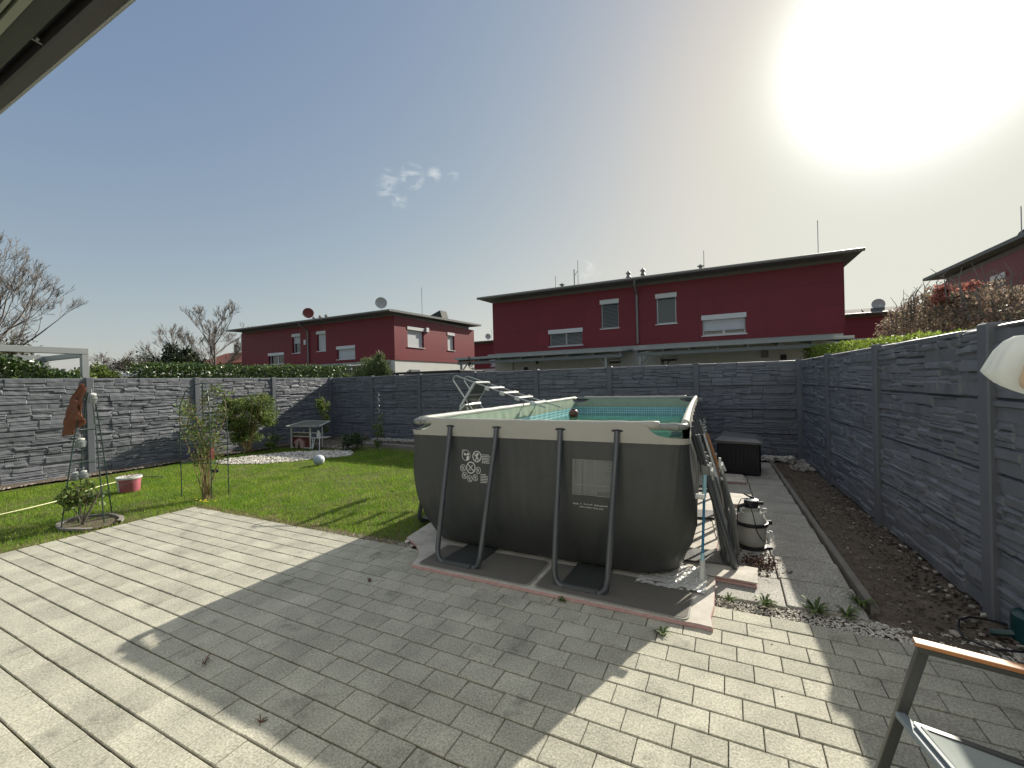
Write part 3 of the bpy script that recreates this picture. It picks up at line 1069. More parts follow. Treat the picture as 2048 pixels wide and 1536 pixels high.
# narrow-leaved bush behind the back wall
P = np.concatenate([clump_pts(5200, (0, 0, 1.95), (1.25, .6, .80), 18, nc=18, cr=.34), clump_pts(2200, (.55, 0, 2.1), (.8, .5, .85), 19, nc=11, cr=.3)])
leafy('oleander_bush', 'narrow-leaved green bush looking over the back wall before the left red house', 'bush', (-12.4, 12.4, 0), P, .15, M['olean'], 79, 1.2, .03, asp=.22, up=1.0)
P = clump_pts(2600, (0, 0, 1.75), (.8, .5, .5), 20, nc=12, cr=.34)
leafy('low_bush', 'low dark green bush left of the narrow-leaved bush, over the back wall', 'bush', (-13.9, 12.4, 0), P, .10, M['bushy'], 80, 1.0, .03)
P = clump_pts(420, (0, 0, 1.9), (.22, .18, 1.05), 22, nc=9, cr=.3)
leafy('climbing_plant', 'thin dark climber rising at the left end of the middle patio roof', 'plant', (-8.55, 13.6, 0), P, .07, M['holly'], 81, 2.4, .012)

# ------------------------------------------------------------------ houses
def wall_holes(m, x0, x1, z0, z1, holes, depth, T):
    """front wall faces round rectangular openings plus their reveals; T maps (u, d, z) to xyz"""
    xs = sorted({x0, x1, *[h[0] for h in holes], *[h[1] for h in holes]})
    zs = sorted({z0, z1, *[h[2] for h in holes], *[h[3] for h in holes]})
    for a, b in zip(xs, xs[1:]):
        for c, d in zip(zs, zs[1:]):
            cx, cz = (a + b) / 2, (c + d) / 2
            if any(h[0] < cx < h[1] and h[2] < cz < h[3] for h in holes):
                continue
            m.add([T(a, 0, c), T(b, 0, c), T(b, 0, d), T(a, 0, d)], [(0, 1, 2, 3)])
    for a, b, c, d in [h[:4] for h in holes]:
        for p, q in (((a, c), (a, d)), ((a, d), (b, d)), ((b, d), (b, c)), ((b, c), (a, c))):
            m.add([T(p[0], 0, p[1]), T(q[0], 0, q[1]), T(q[0], depth, q[1]), T(p[0], depth, p[1])], [(0, 1, 2, 3)])


def window(parent, T, a, b, c, d, kind, depth=.2):
    def bx(m, u0, u1, d0, d1, z0, z1):
        vs = [T(u, dd, z) for z in (z0, z1) for u, dd in ((u0, d0), (u1, d0), (u1, d1), (u0, d1))]
        m.add(vs, [(0, 3, 2, 1), (4, 5, 6, 7), (0, 1, 5, 4), (1, 2, 6, 5), (2, 3, 7, 6), (3, 0, 4, 7)])
    fr = MB(); e = .055
    for q in ((a, a + e, c, d), (b - e, b, c, d), (a + e, b - e, c, c + e), (a + e, b - e, d - e, d)):
        bx(fr, q[0], q[1], depth - .05, depth, q[2], q[3])
    if b - a > 1.2 and kind != 'shut':
        bx(fr, (a + b) / 2 - .04, (a + b) / 2 + .04, depth - .05, depth, c + e, d - e)
    w = fr.build('window', M['alu'], parent)
    p = MB(); bx(p, a + .01, b - .01, depth - .02, depth - .01, c + .01, d - .01); p.build('pane', M['glass'], w)
    s = MB(); bx(s, a - .05, b + .05, -.05, .06, c - .045, c - .004); s.build('sill', M['alu'], w)
    s = MB(); bx(s, a - .03, b + .03, -.035, .12, d - .17, d + .03); s.build('shutter_box', M['alu'], w)
    f = {'shut': 0.0, 'most': .22, 'half': .5, 'open': 1.0, 'louvre': 0.0, 'curtain': 1.0, 'none': 1.0}[kind]
    if kind == 'louvre':
        s = MB(); z = c + .04
        while z < d - .18:
            s.add([T(a + .04, .06, z), T(b - .04, .06, z), T(b - .04, .10, z + .022), T(a + .04, .10, z + .022)], [(0, 1, 2, 3)])
            z += .062
        s.build('louvre_blind', M['canopy'], w)
    elif kind == 'curtain':
        s = MB(); bx(s, a + .05, b - .05, depth - .012, depth - .004, c + .05, d - .2)
        s.build('curtain', mat('curtain', (.22, .25, .29), .3, .5), w)
    elif f < 1:
        s = MB(); bx(s, a + .03, b - .03, .115, .135, c + (d - c) * f + .01, d - .17); s.build('shutter', M['shutter'], w)
    return w


def house(x0, y0, label, kinds, side=None, zo=0.0, canopies=True, gf=True, group='red and white semi-detached houses'):
    Wd, Dp = 15.03, 9.1
    t = thing('red_house', label, 'house', (x0, y0, zo), 0, group)
    wins = [(3.18, 4.88, 3.42, 4.2), (5.80, 6.63, 4.10, 5.4), (8.30, 9.13, 4.10, 5.4), (10.15, 11.77, 3.46, 4.28)]
    TF = lambda u, d, z: (u, d, z)
    TR = lambda u, d, z: (Wd - d, u, z)       # right side
    TL = lambda u, d, z: (d, Dp - u, z)
    up = MB()
    wall_holes(up, 0, Wd, 3.23, 5.88, wins, .21, TF)
    rs = [(1.2, 2.8, 4.1, 5.35), (5.5, 6.35, 4.12, 5.36)]
    wall_holes(up, 0, Dp, 3.23, 5.88, rs, .21, TR)
    wall_holes(up, 0, Dp, 3.23, 5.88, [(4.6, 5.5, 4.1, 5.3)], .21, TL)
    up.add([(0, Dp, 3.23), (Wd, Dp, 3.23), (Wd, Dp, 5.88), (0, Dp, 5.88)], [(3, 2, 1, 0)])
    up.add([(0, 0, 5.88), (Wd, 0, 5.88), (Wd, Dp, 5.88), (0, Dp, 5.88)], [(0, 1, 2, 3)])
    up.build('upper_wall', M['red'], t)
    gh = [(6.05, 6.67, 1.0, 2.84), (8.35, 9.13, 1.0, 2.80)]
    lo = MB()
    i_ = .05
    wall_holes(lo, i_, Wd - i_, 0, 3.23, gh, .14, lambda u, d, z: (u, d + i_, z))
    wall_holes(lo, i_, Dp, 0, 3.23, [], .14, lambda u, d, z: (Wd - i_ - d, u, z))
    wall_holes(lo, 0, Dp - i_, 0, 3.23, [], .14, lambda u, d, z: (d + i_, Dp - u, z))
    lo.build('lower_wall', M['render_w'], t)
    for h, k in zip(wins, kinds):
        window(t, TF, *h, k)
    for h in gh:
        window(t, lambda u, d, z: (u, d + i_, z), *h, 'none')
    for h in rs:
        window(t, TR, *h, 'shut')
    window(t, TL, 4.6, 5.5, 4.1, 5.3, 'half')
    bd = MB(); bd.box(.03, Wd - .03, .03, Dp - .7, 5.883, 6.06); bd.build('eaves_band', M['soffit'], t)
    # roof slab, slightly rising to the back, thin edge
    zf, zb = 6.02, 6.22
    rf = MB()
    ox = .40
    q = [(-ox, -.72), (Wd + ox, -.72), (Wd + ox, Dp + .5), (-ox, Dp + .5)]
    zz = lambda y: zf + (zb - zf) * (y + .7) / (Dp + 1.2)
    vs = [(x, y, zz(y)) for x, y in q] + [(x, y, zz(y) + .13) for x, y in q]
    rf.add(vs, [(3, 2, 1, 0), (4, 5, 6, 7), (0, 1, 5, 4), (1, 2, 6, 5), (2, 3, 7, 6), (3, 0, 4, 7)])
    r = rf.build('roof', M['roofgrey'], t)
    gt = MB(); gt.tube([(-ox - .05, -.79, zf + .05), (Wd + ox + .05, -.79, zf + .05)], .065, 8)
    gt.build('gutter', M['zinc'], t, smooth=True)
    dp = MB()
    dp.tube([(7.52, -.75, zf), (7.50, -.70, 5.85), (7.48, -.09, 5.52), (7.48, -.08, 5.4), (7.48, -.08, 3.30)], .05, 8)
    dp.build('downpipe', M['zinc'], t, smooth=True)
    if canopies:
        for a, b in ((-.35, 7.45), (7.85, 14.65)):
            c = MB()
            c.add([(a, -3.05, 2.80), (b, -3.05, 2.80), (b, -.02, 3.06), (a, -.02, 3.06), (a, -3.05, 2.84), (b, -3.05, 2.84), (b, -.02, 3.10), (a, -.02, 3.10)],
                  [(3, 2, 1, 0), (4, 5, 6, 7), (0, 1, 5, 4), (1, 2, 6, 5), (2, 3, 7, 6), (3, 0, 4, 7)])
            c.box(a, b, -3.12, -3.05, 2.80, 2.90)
            c.box(a, b, -.02, .03, 3.06, 3.20)
            k = c.build('patio_roof', M['canopy'], t)
            f = MB()
            for i in range(8):
                x = a + .1 + (b - a - .26) * i / 7
                f.add([(x, -3.0, 2.70), (x + .06, -3.0, 2.70), (x + .06, -.03, 2.96), (x, -.03, 2.96), (x, -3.0, 2.80), (x + .06, -3.0, 2.80), (x + .06, -.03, 3.06), (x, -.03, 3.06)],
                      [(3, 2, 1, 0), (0, 1, 5, 4), (1, 2, 6, 5), (3, 0, 4, 7)])
            f.box(a + .05, b - .05, -3.0, -2.90, 2.58, 2.70)
            f.build('rafters', M['canopy_under'], k)
            for x in (a + .18, b - .75):
                pz = MB(); pz.box(x, x + .09, -2.98, -2.90, 0, 2.58); pz.build('post', M['canopy'], k)
                br = MB(); br.tube([(x + .045, -2.94, 2.20), (x - .26 if x > a + 1 else x + .4, -2.94, 2.62)], .03, 5); br.build('brace', M['canopy_under'], k)
    return t


def roof_bits(t, items):
    for it in items:
        k, x, y, z = it[:4]
        x0h = t.location.x + 8
        m = MB()
        if k == 'chimney':
            m.box(x - .24, x + .24, y - .24, y + .24, 6.15, z - .42)
            m.lathe([(.07, z - .42), (.07, z - .16), (.09, z - .16), (.09, z - .10), (.17, z - .10), (.02, z)], x, y, 10)
            m.build('chimney', M['zinc'], t)
        elif k == 'vent':
            m.lathe([(.09, 6.1), (.09, z - .35), (.14, z - .33), (.08, z - .25), (.08, z - .16), (.15, z - .14), (.02, z)], x, y, 10)
            m.build('roof_vent', M['zinc'], t)
        elif k == 'rod':
            m.tube([(x, y, 6.1), (x, y, z)], .016, 5)
            m.build('lightning_rod', M['steel'], t)
        elif k == 'aerial':
            m.tube([(x, y, 6.1), (x, y, z)], .03, 5)
            m.tube([(x, y, z - .35), (x + .22, y, z - .1)], .014, 4)
            m.tube([(x + .05, y - .25, z - .30), (x + .05, y + .25, z - .30)], .012, 4)
            m.build('aerial', M['zinc'], t)
        elif k == 'dish':
            r, mt = it[4], it[5]
            prof = [(1e-3, 0), (r * .5, .03), (r, .12), (r * .99, .135), (r * .5, .045), (1e-3, .015)]
            # facing the viewer side tilted up: back shell towards us
            R = Matrix.Translation((x, y, z)) @ Matrix.Rotation(R_(48 if x0h < 0 else 0), 4, 'Z') @ Matrix.Rotation(R_(84), 4, 'X')
            m.lathe(prof, 0, 0, 24, R)
            o = m.build('satellite_dish', mt, t, smooth=True)
            a = MB(); a.tube([(x, y + .1, 6.1), (x, y + .06, z)], .025, 6)
            a.tube([(x, y - .04, z - r * .9), (x, y - .48, z - r * .35)], .012, 4)
            a.sphere((x, y - .48, z - r * .3), .05, 5)
            a.build('dish_arm', M['alu'], o)


h2 = house(-11.13, 20.0, 'long red-clad house in the middle, above the back wall, with two patio roofs', ['louvre', 'louvre', 'curtain', 'most'])
roof_bits(h2, [('chimney', 2.84, 3.0, 7.2), ('aerial', 3.56, 3.0, 7.86), ('rod', 3.78, 3.0, 8.33), ('rod', 2.3, 3.4, 7.75), ('vent', 6.68, 2.2, 7.18), ('vent', 7.39, 2.2, 7.22),
               ('chimney', 9.99, 3.0, 7.22), ('rod', 10.14, 3.0, 7.86), ('rod', 14.72, 3.0, 8.45)])
m = MB(); m.box(12.29, 12.54, -.0, .06, 2.43, 2.74, bev=.01); m.build('vent_box', M['zinc'], h2)
m = MB(); m.box(12.95, 13.15, 0.0, .06, 2.3, 2.52, bev=.01); m.build('wall_lamp', M['black'], h2)
m = MB(); m.box(1.75, 1.95, 0.0, .06, 2.25, 2.45, bev=.01); m.build('wall_box', M['black'], h2)
m = MB(); m.sphere((2.5, -.03, 2.66), .07, 6); m.build('security_camera', M['black'], h2)
m = MB(); m.box(1.1, 1.13, 0.02, .08, 0, 3.2); m.build('downpipe', M['zinc'], h2)
h1 = house(-32.95, 20.0, 'left red-clad house whose sunlit end wall faces right, with two satellite dishes', ['none', 'half', 'shut', 'shut'])
roof_bits(h1, [('dish', 6.25, 1.0, 6.97, .37, M['dish_red']), ('dish', 13.1, 1.0, 6.97, .37, M['dish']), ('vent', 6.8, 1.0, 6.72), ('vent', 7.45, 1.0, 6.74), ('vent', 8.05, 1.0, 6.76), ('rod', 14.4, 3.5, 8.3)])
m = MB()
m.add([(12.2, 5.4, 6.2), (14.75, 5.4, 6.2), (14.5, 5.4, 7.0), (12.2, 6.2, 6.2), (14.75, 6.2, 6.2), (14.5, 6.2, 7.0)], [(0, 1, 2), (5, 4, 3), (0, 2, 5, 3), (1, 4, 5, 2), (0, 3, 4, 1)])
m.build('solar_collector', M['solar'], h1)
for z0, y0_ in ((2.45, 1.3), (2.45, 5.55)):
    m = MB(); m.box(15.0, 15.12, y0_, y0_ + .95, z0, z0 + .22, bev=.02); m.build('awning_box', M['roofgrey'], h1)
m = MB(); m.box(15.035, 15.16, 2.95, 3.25, 5.15, 5.45, bev=.02); m.build('wall_box', M['alu'], h1)
m = MB(); m.box(7.02, 7.22, -.05, 0.0, 4.62, 4.95); m.build('wall_box', M['alu'], h1)
h3 = house(8.90, 18.2, 'red-clad house at the right edge rising over the beech hedge', ['shut'] * 4, zo=-.12)
roof_bits(h3, [('rod', .3, 3.3, 7.5)])
m = MB()
m.add([(.3, 4.4, 6.1), (.3, 1.2, 6.1), (.5, 1.4, 6.95), (.5, 3.9, 6.75), (3.0, 4.4, 6.1), (3.0, 1.2, 6.1), (3.0, 1.4, 6.95), (3.0, 3.9, 6.75)],
      [(0, 3, 2, 1), (4, 5, 6, 7), (2, 3, 7, 6), (1, 2, 6, 5), (0, 4, 7, 3)])
m.build('solar_collector', M['solar'], h3)
h4 = house(-25.9, 40.0, 'distant red house seen through the gap left of the middle red house', ['shut', 'none', 'none', 'shut'], canopies=False)
roof_bits(h4, [('dish', 2.4, 1.0, 6.75, .32, M['dish']), ('rod', 2.9, 1.0, 7.6)])
h5 = house(-1.8, 40.5, 'distant red house with solar panels seen right of the middle red house', ['shut', 'none', 'none', 'shut'], canopies=False)
roof_bits(h5, [('dish', 11.9, 1.0, 6.85, .42, M['dish']), ('rod', 13.4, 1.0, 7.8), ('vent', 11.0, 1.0, 6.62)])
for i in range(7):
    m = MB()
    a = i * 2.15
    m.add([(a, -.5, 6.17), (a + 2.05, -.5, 6.17), (a + 2.05, .3, 6.55), (a, .3, 6.55), (a, -.45, 6.15), (a + 2.05, -.45, 6.15), (a + 2.05, .35, 6.5), (a, .35, 6.5)],
          [(0, 1, 2, 3), (7, 6, 5, 4), (0, 4, 5, 1), (1, 5, 6, 2), (2, 6, 7, 3), (3, 7, 4, 0)])
    m.build('solar_panel', M['solar'], h5)

# white cottage with terracotta roof, far left
ct = thing('white_cottage', 'white cottage with terracotta roof behind the round bare tree', 'house', (-48.7, 25.0, 0))
m = MB(); m.box(0, 10, 0, 6, 0, 4.25); m.add([(0, 0, 4.25), (0, 6, 4.25), (0, 3, 5.4), (10, 0, 4.25), (10, 6, 4.25), (10, 3, 5.4)], [(0, 2, 1), (3, 4, 5)]); m.build('wall', M['render_w'], ct)
m = MB()
m.add([(-.3, -.45, 4.08), (10.3, -.45, 4.08), (10.3, 3, 5.5), (-.3, 3, 5.5), (-.3, 6.45, 4.08), (10.3, 6.45, 4.08), (-.3, -.45, 4.2), (10.3, -.45, 4.2), (10.3, 3, 5.62), (-.3, 3, 5.62), (-.3, 6.45, 4.2), (10.3, 6.45, 4.2)],
      [(0, 3, 2, 1), (3, 4, 5, 2), (6, 7, 8, 9), (9, 8, 11, 10), (0, 1, 7, 6), (4, 10, 11, 5), (0, 6, 9, 3), (3, 9, 10, 4), (1, 2, 8, 7), (2, 5, 11, 8)])
m.build('roof', M['terra'], ct)
m = MB(); m.box(1.4, 1.9, -.03, 0, 2.6, 3.9); m.build('window', M['glass'], ct)

sh_ = thing('garden_shed', 'low shed with white roof edge behind the laurel hedge, right of the round bush', 'shed', (-21.0, 8.0, 0))
m = MB(); m.box(.2, 2.4, .2, 2.6, 0, 2.25); m.build('wall', M['roofgrey'], sh_)
m = MB(); m.box(0, 2.6, 0, 2.9, 2.26, 2.40, bev=.02); m.build('roof', M['white'], sh_)

dk = thing('dark_lean_to', 'black flat roof edge just showing over the back wall below the left red house', 'shed', (-9.9, 10.9, 0))
m = MB(); m.box(0, 2.65, 0, 1.5, 2.05, 2.11, bev=.01); m.build('roof', M['black'], dk)
for x in (.05, 2.5):
    m = MB(); m.box(x, x + .08, .1, .18, 0, 2.05); m.build('post', M['black'], dk)

# own house behind the terrace: pale sunlit facade the awning hangs on (unseen behind the camera, added to bounce sunlight into the shade)
oh = thing('unseen_house', 'unseen pale rendered house behind the terrace, added for bounced sunlight, carrying the awning', 'house', (0, -1.5, 0))
m = MB()
wall_holes(m, -4.2, 3.6, 0, 5.6, [(-2.6, .4, .02, 2.25), (1.4, 2.6, .9, 2.25)], .14, lambda u, d, z: (-u, -d, z))
m.add([(-3.6, -.15, 0), (4.2, -.15, 0), (4.2, -8, 0), (-3.6, -8, 0), (-3.6, -.15, 5.6), (4.2, -.15, 5.6), (4.2, -8, 5.6), (-3.6, -8, 5.6)], [(1, 2, 6, 5), (2, 3, 7, 6), (3, 0, 4, 7), (4, 5, 6, 7)])
m.build('wall', M['render_w'], oh)
for a_, b_, c_, d_ in ((-2.6, .4, .02, 2.25), (1.4, 2.6, .9, 2.25)):
    window(oh, lambda u, d, z: (-u, -d, z), a_, b_, c_, d_, 'none')

# neighbour's aluminium pergola over the left wall
pg = thing('pergola', 'pale grey aluminium pergola standing behind the left wall', 'pergola', (-13.0, 4.42, 0))
m = MB(); m.box(-.06, .06, -.12, .0, 0, 2.56, bev=.005); m.build('post', M['steel'], pg)
m = MB(); m.box(-2.25, -2.13, -.12, .0, 0, 2.50, bev=.005); m.build('post', M['steel'], pg)
m = MB(); m.box(-.06, .06, -4.6, .0, 2.565, 2.70, bev=.006); m.build('front_beam', M['steel'], pg)
m = MB(); m.box(-2.13, -.063, -.10, -.02, 2.505, 2.62); m.build('side_beam', M['steel'], pg)
m = MB(); m.box(-2.25, -2.133, -4.6, .0, 2.503, 2.64); m.build('rear_beam', M['steel'], pg)
m = MB(); m.box(-2.13, -.063, -4.6, -4.5, 2.505, 2.62); m.build('side_beam', M['steel'], pg)
m = MB(); m.box(-.06, .06, -4.6, -4.48, 0, 2.56); m.build('post', M['steel'], pg)
m = MB(); m.box(-2.25, -2.13, -4.6, -4.48, 0, 2.50); m.build('post', M['steel'], pg)

# ------------------------------------------------------------------ awning over the terrace (upper left corner)
aw = thing('awning', 'dark rolled awning cassette crossing the upper left corner overhead', 'awning', (-.9, .5, 2.6))
m = MB(); m.box(-2.6, 2.9, -.028, .012, .0, .13, bev=.006); m.build('front_bar', M['awn_brown'], aw)
m = MB(); m.tube([(-2.6, .013, .004), (2.9, .013, .004)], .004, 5); m.build('front_trim', M['steel'], aw)
m = MB(); m.box(-2.6, 2.9, -.095, -.055, .0, .05); m.build('fabric_roll', M['awn_grey'], aw)
m = MB(); m.box(-2.6, 2.9, -.112, -.097, -.004, .04); m.box(-2.6, 2.9, -.127, -.119, -.002, .04); m.build('rail', M['awn_light'], aw)
m = MB(); m.box(-2.6, 2.9, -.40, -.130, .0, .06); m.build('fabric_panel', M['awn_grey'], aw)
m = MB(); m.box(-2.6, 2.9, -.42, .0, .132, .15); m.build('cover', M['black'], aw)
m = MB(); m.tube([(-.695, -.052, .012), (-.70, -.026, .012)], .0022, 5); m.sphere((-.690, -.040, .016), .0045, 5); m.build('pin', M['steel'], aw)
for x in (-2.4, 2.6):
    m = MB(); m.box(x, x + .06, -1.9, -.42, .02, .12); m.build('arm', M['awn_brown'], aw)

# ------------------------------------------------------------------ the pool
PCX, PCY, HX, HY, ZR = -1.665, 6.365, 1.345, 2.745, 1.315
pool = thing('frame_pool', 'large rectangular grey frame pool with pale top band, filled with green water', 'pool', (PCX, PCY, 0))


def outline(off, rc, n=320):
    """closed rounded rectangle, returns pts (n,2), arc length, distance to nearest corner, normals"""
    hx, hy = HX + off, HY + off
    segs = []
    pts = []
    rc = max(rc, .01)
    L1, L2, A = 2 * (hx - rc), 2 * (hy - rc), math.pi / 2 * rc
    tot = 2 * L1 + 2 * L2 + 4 * A
    return hx, hy, rc, L1, L2, A, tot


def rr_point(u, off, rc):
    """u in 0..8: 0-1 front side, 1-2 corner, 2-3 right, ... parameter runs with even meaning for any off/rc"""
    hx, hy = HX + off, HY + off
    k = int(u) % 8; f = u - int(u)
    cs = [(-1, -1), (1, -1), (1, 1), (-1, 1)]
    s = k // 2
    c0 = cs[s]; c1 = cs[(s + 1) % 4]
    if k % 2 == 0:
        ax = (c0[0] * (hx - (rc if s % 2 == 0 else 0)), c0[1] * (hy - (rc if s % 2 == 1 else 0)))
        bx = (c1[0] * (hx - (rc if s % 2 == 0 else 0)), c1[1] * (hy - (rc if s % 2 == 1 else 0)))
        nn = [(0, -1), (1, 0), (0, 1), (-1, 0)][s]
        return (ax[0] + (bx[0] - ax[0]) * f, ax[1] + (bx[1] - ax[1]) * f), nn
    cx, cy = c1[0] * (hx - rc), c1[1] * (hy - rc)
    a = -math.pi / 2 + s * math.pi / 2 + f * math.pi / 2
    return (cx + rc * math.cos(a), cy + rc * math.sin(a)), (math.cos(a), math.sin(a))


US = []
for s in range(4):
    ns = 70 if s % 2 == 0 else 120
    US += [s * 2 + i / ns for i in range(ns)] + [s * 2 + 1 + i / 14 for i in range(14)]


def prof(z):
    t = z / 1.3
    pts = [(0, -.21), (.03, -.14), (.08, -.07), (.18, -.025), (.32, .03), (.5, .062), (.75, .060), (1.0, .042), (1.17, .030), (1.25, .034), (1.32, .034)]
    for (a, b), (c, d) in zip(pts, pts[1:]):
        if z <= c:
            f = (z - a) / (c - a); f = f * f * (3 - 2 * f) * .5 + f * .5
            return b + (d - b) * f
    return 0


def corner_dist(u):
    k = int(u) % 8; f = u - int(u)
    L = 2 * (HX if (k // 2) % 2 == 0 else HY)
    return 0.0 if k % 2 else min(f, 1 - f) * L


def bow(u, z):
    k = int(u) % 8; f = u - int(u)
    return -.022 * math.sin(math.pi * f) ** .8 * min(1, z / 1.3) ** 3 if k == 2 else 0.0


def wrinkle(u, z, cd):
    w = .004 * math.sin(u * 61 + 3 * math.sin(u * 7)) * (1 - z / 1.4) + .003 * math.sin(u * 143 + z * 4)
    w += .011 * math.exp(-(cd / .22) ** 2) * math.sin(cd * 85 + z * 9 + u) * (.35 + (1.2 - z) * .5)
    w += .0035 * math.sin(cd * 19 + 4 * z * z + u * 3) * math.sin(z * 3.1)
    # between the legs the sheet bellies out a little
    k = int(u) % 8; f = u - int(u)
    if k % 2 == 0:
        w += .018 * math.sin(math.pi * f) * math.exp(-((z - .55) / .4) ** 2)
    return w


def liner_grid(zs, inner=False, top=None, inset=.0):
    G = np.zeros((len(US), len(zs), 3))
    for i, u in enumerate(US):
        cd = corner_dist(u)
        for j, z in enumerate(zs):
            zz = z
            if top is not None:
                zt = top(cd)
                zz = zs[0] + (zt - zs[0]) * (z - zs[0]) / (zs[-1] - zs[0])
            off = prof(min(zz, 1.31)) - inset
            rc = .10 + .22 * max(0, (1.2 - zz))
            p, n = rr_point(u, off, rc)
            w = wrinkle(u, zz, cd) * (0 if zz > 1.25 else 1) + bow(u, zz)
            G[i, j] = (p[0] + n[0] * w, p[1] + n[1] * w, zz)
    return G


zl = [0, .015, .04, .08, .13, .2, .28, .37, .46, .56, .66, .76, .86, .95, 1.03, 1.10, 1.155, 1.175]
body = MB(); G = liner_grid(zl)
body.grid(G, closed_u=True)
liner = body.build('liner', M['pool_dark'], pool, smooth='full')


def notch(cd):
    if cd > .235:
        return 1.330
    return 1.215 + .115 * (1 - math.sqrt(max(0, 1 - (cd / .235) ** 2)))


band = MB(); G = liner_grid([1.168, 1.18, 1.21, 1.24, 1.27, 1.30, 1.330], top=notch, inset=-.003)
band.grid(G, closed_u=True)
band.build('top_band', M['pool_band'], pool, smooth='full')
# inside: pale strip, mosaic zone (uv mapped), water
inn = MB(); G = liner_grid([1.12, 1.17, 1.22, 1.27, 1.315], top=lambda c: min(1.315, notch(c)), inset=.062)
inn.grid(G, closed_u=True, flip=True)
inn.build('inner_band', M['pool_in'], pool, smooth='full')


def mosaic():
    zs = np.linspace(.80, 1.121, 8)
    G = liner_grid(list(zs), inset=.064)
    nu, nv = G.shape[:2]
    me = bpy.data.meshes.new('mosaic_band')
    F = []
    for i in range(nu):
        for j in range(nv - 1):
            F.append((i * nv + j, i * nv + j + 1, ((i + 1) % nu) * nv + j + 1, ((i + 1) % nu) * nv + j))
    me.from_pydata(G.reshape(-1, 3).tolist(), [], F)
    s = np.concatenate([[0], np.cumsum(np.linalg.norm(np.diff(G[:, -1, :2], axis=0), axis=1))])
    uv = me.uv_layers.new(name='UVMap')
    k = 0
    tot = s[-1] + .02
    for i in range(nu):
        for j in range(nv - 1):
            s2 = s[i + 1] if i + 1 < nu else tot
            for (a, z) in ((s[i], zs[j]), (s[i], zs[j + 1]), (s2, zs[j + 1]), (s2, zs[j])):
                uv.data[k].uv = (a, z); k += 1
    me.materials.append(M['pool_tile'])
    link('mosaic_band', me, pool)


mosaic()
wm = MB()
WG = [rr_point(u, prof(1.0) - .03, .14)[0] for u in US]
nxw, nyw = 60, 110
X, Y = np.meshgrid(np.linspace(-HX - .01, HX + .01, nxw), np.linspace(-HY - .01, HY + .01, nyw), indexing='ij')
Zw = .985 + .0025 * nois(X, Y, 5, 77) + .0012 * nois(X, Y, 17, 78)
wm.grid(np.stack([X, Y, Zw], -1))
wm.build('water', M['water'], pool, smooth='full')
# sleeves over the top rails, with bare tube and elbow at the corners
for s, (a, b) in enumerate((((-HX + .19, -HY), (HX - .19, -HY)), ((HX, -HY + .12), (HX, HY - .12)), ((HX - .19, HY), (-HX + .19, HY)), ((-HX, HY - .12), (-HX, -HY + .12)))):
    m = MB(); n = 40
    pts = []; rr = []
    for i in range(n + 1):
        f = i / n
        pts.append((a[0] + (b[0] - a[0]) * f + (bow(2 + f, 1.3) if s == 1 else 0), a[1] + (b[1] - a[1]) * f, ZR - .006 * math.sin(math.pi * f) + .0012 * math.sin(f * 60)))
        rr.append(.034 + .0015 * math.sin(f * 47 + s))
    m.tube(pts, rr, 14)
    m.build('rail_sleeve', M['sleeve'] if s in (1, 3) else M['pool_band'], pool, smooth='full')
for cx, cy in ((-1, -1), (1, -1), (1, 1), (-1, 1)):
    m = MB()
    x, y = cx * HX, cy * HY
    m.tube([(x - cx * .24, y, ZR - .01), (x - cx * .07, y, ZR - .01), (x - cx * .02, y - cy * .02, ZR - .01), (x, y - cy * .07, ZR - .01), (x, y - cy * .16, ZR - .01)], .027, 12)
    m.tube([(x - cx * .11, y, ZR - .01), (x - cx * .045, y, ZR - .01)], .033, 12)
    m.build('corner_elbow', M['leg_grey'], pool, smooth=True)


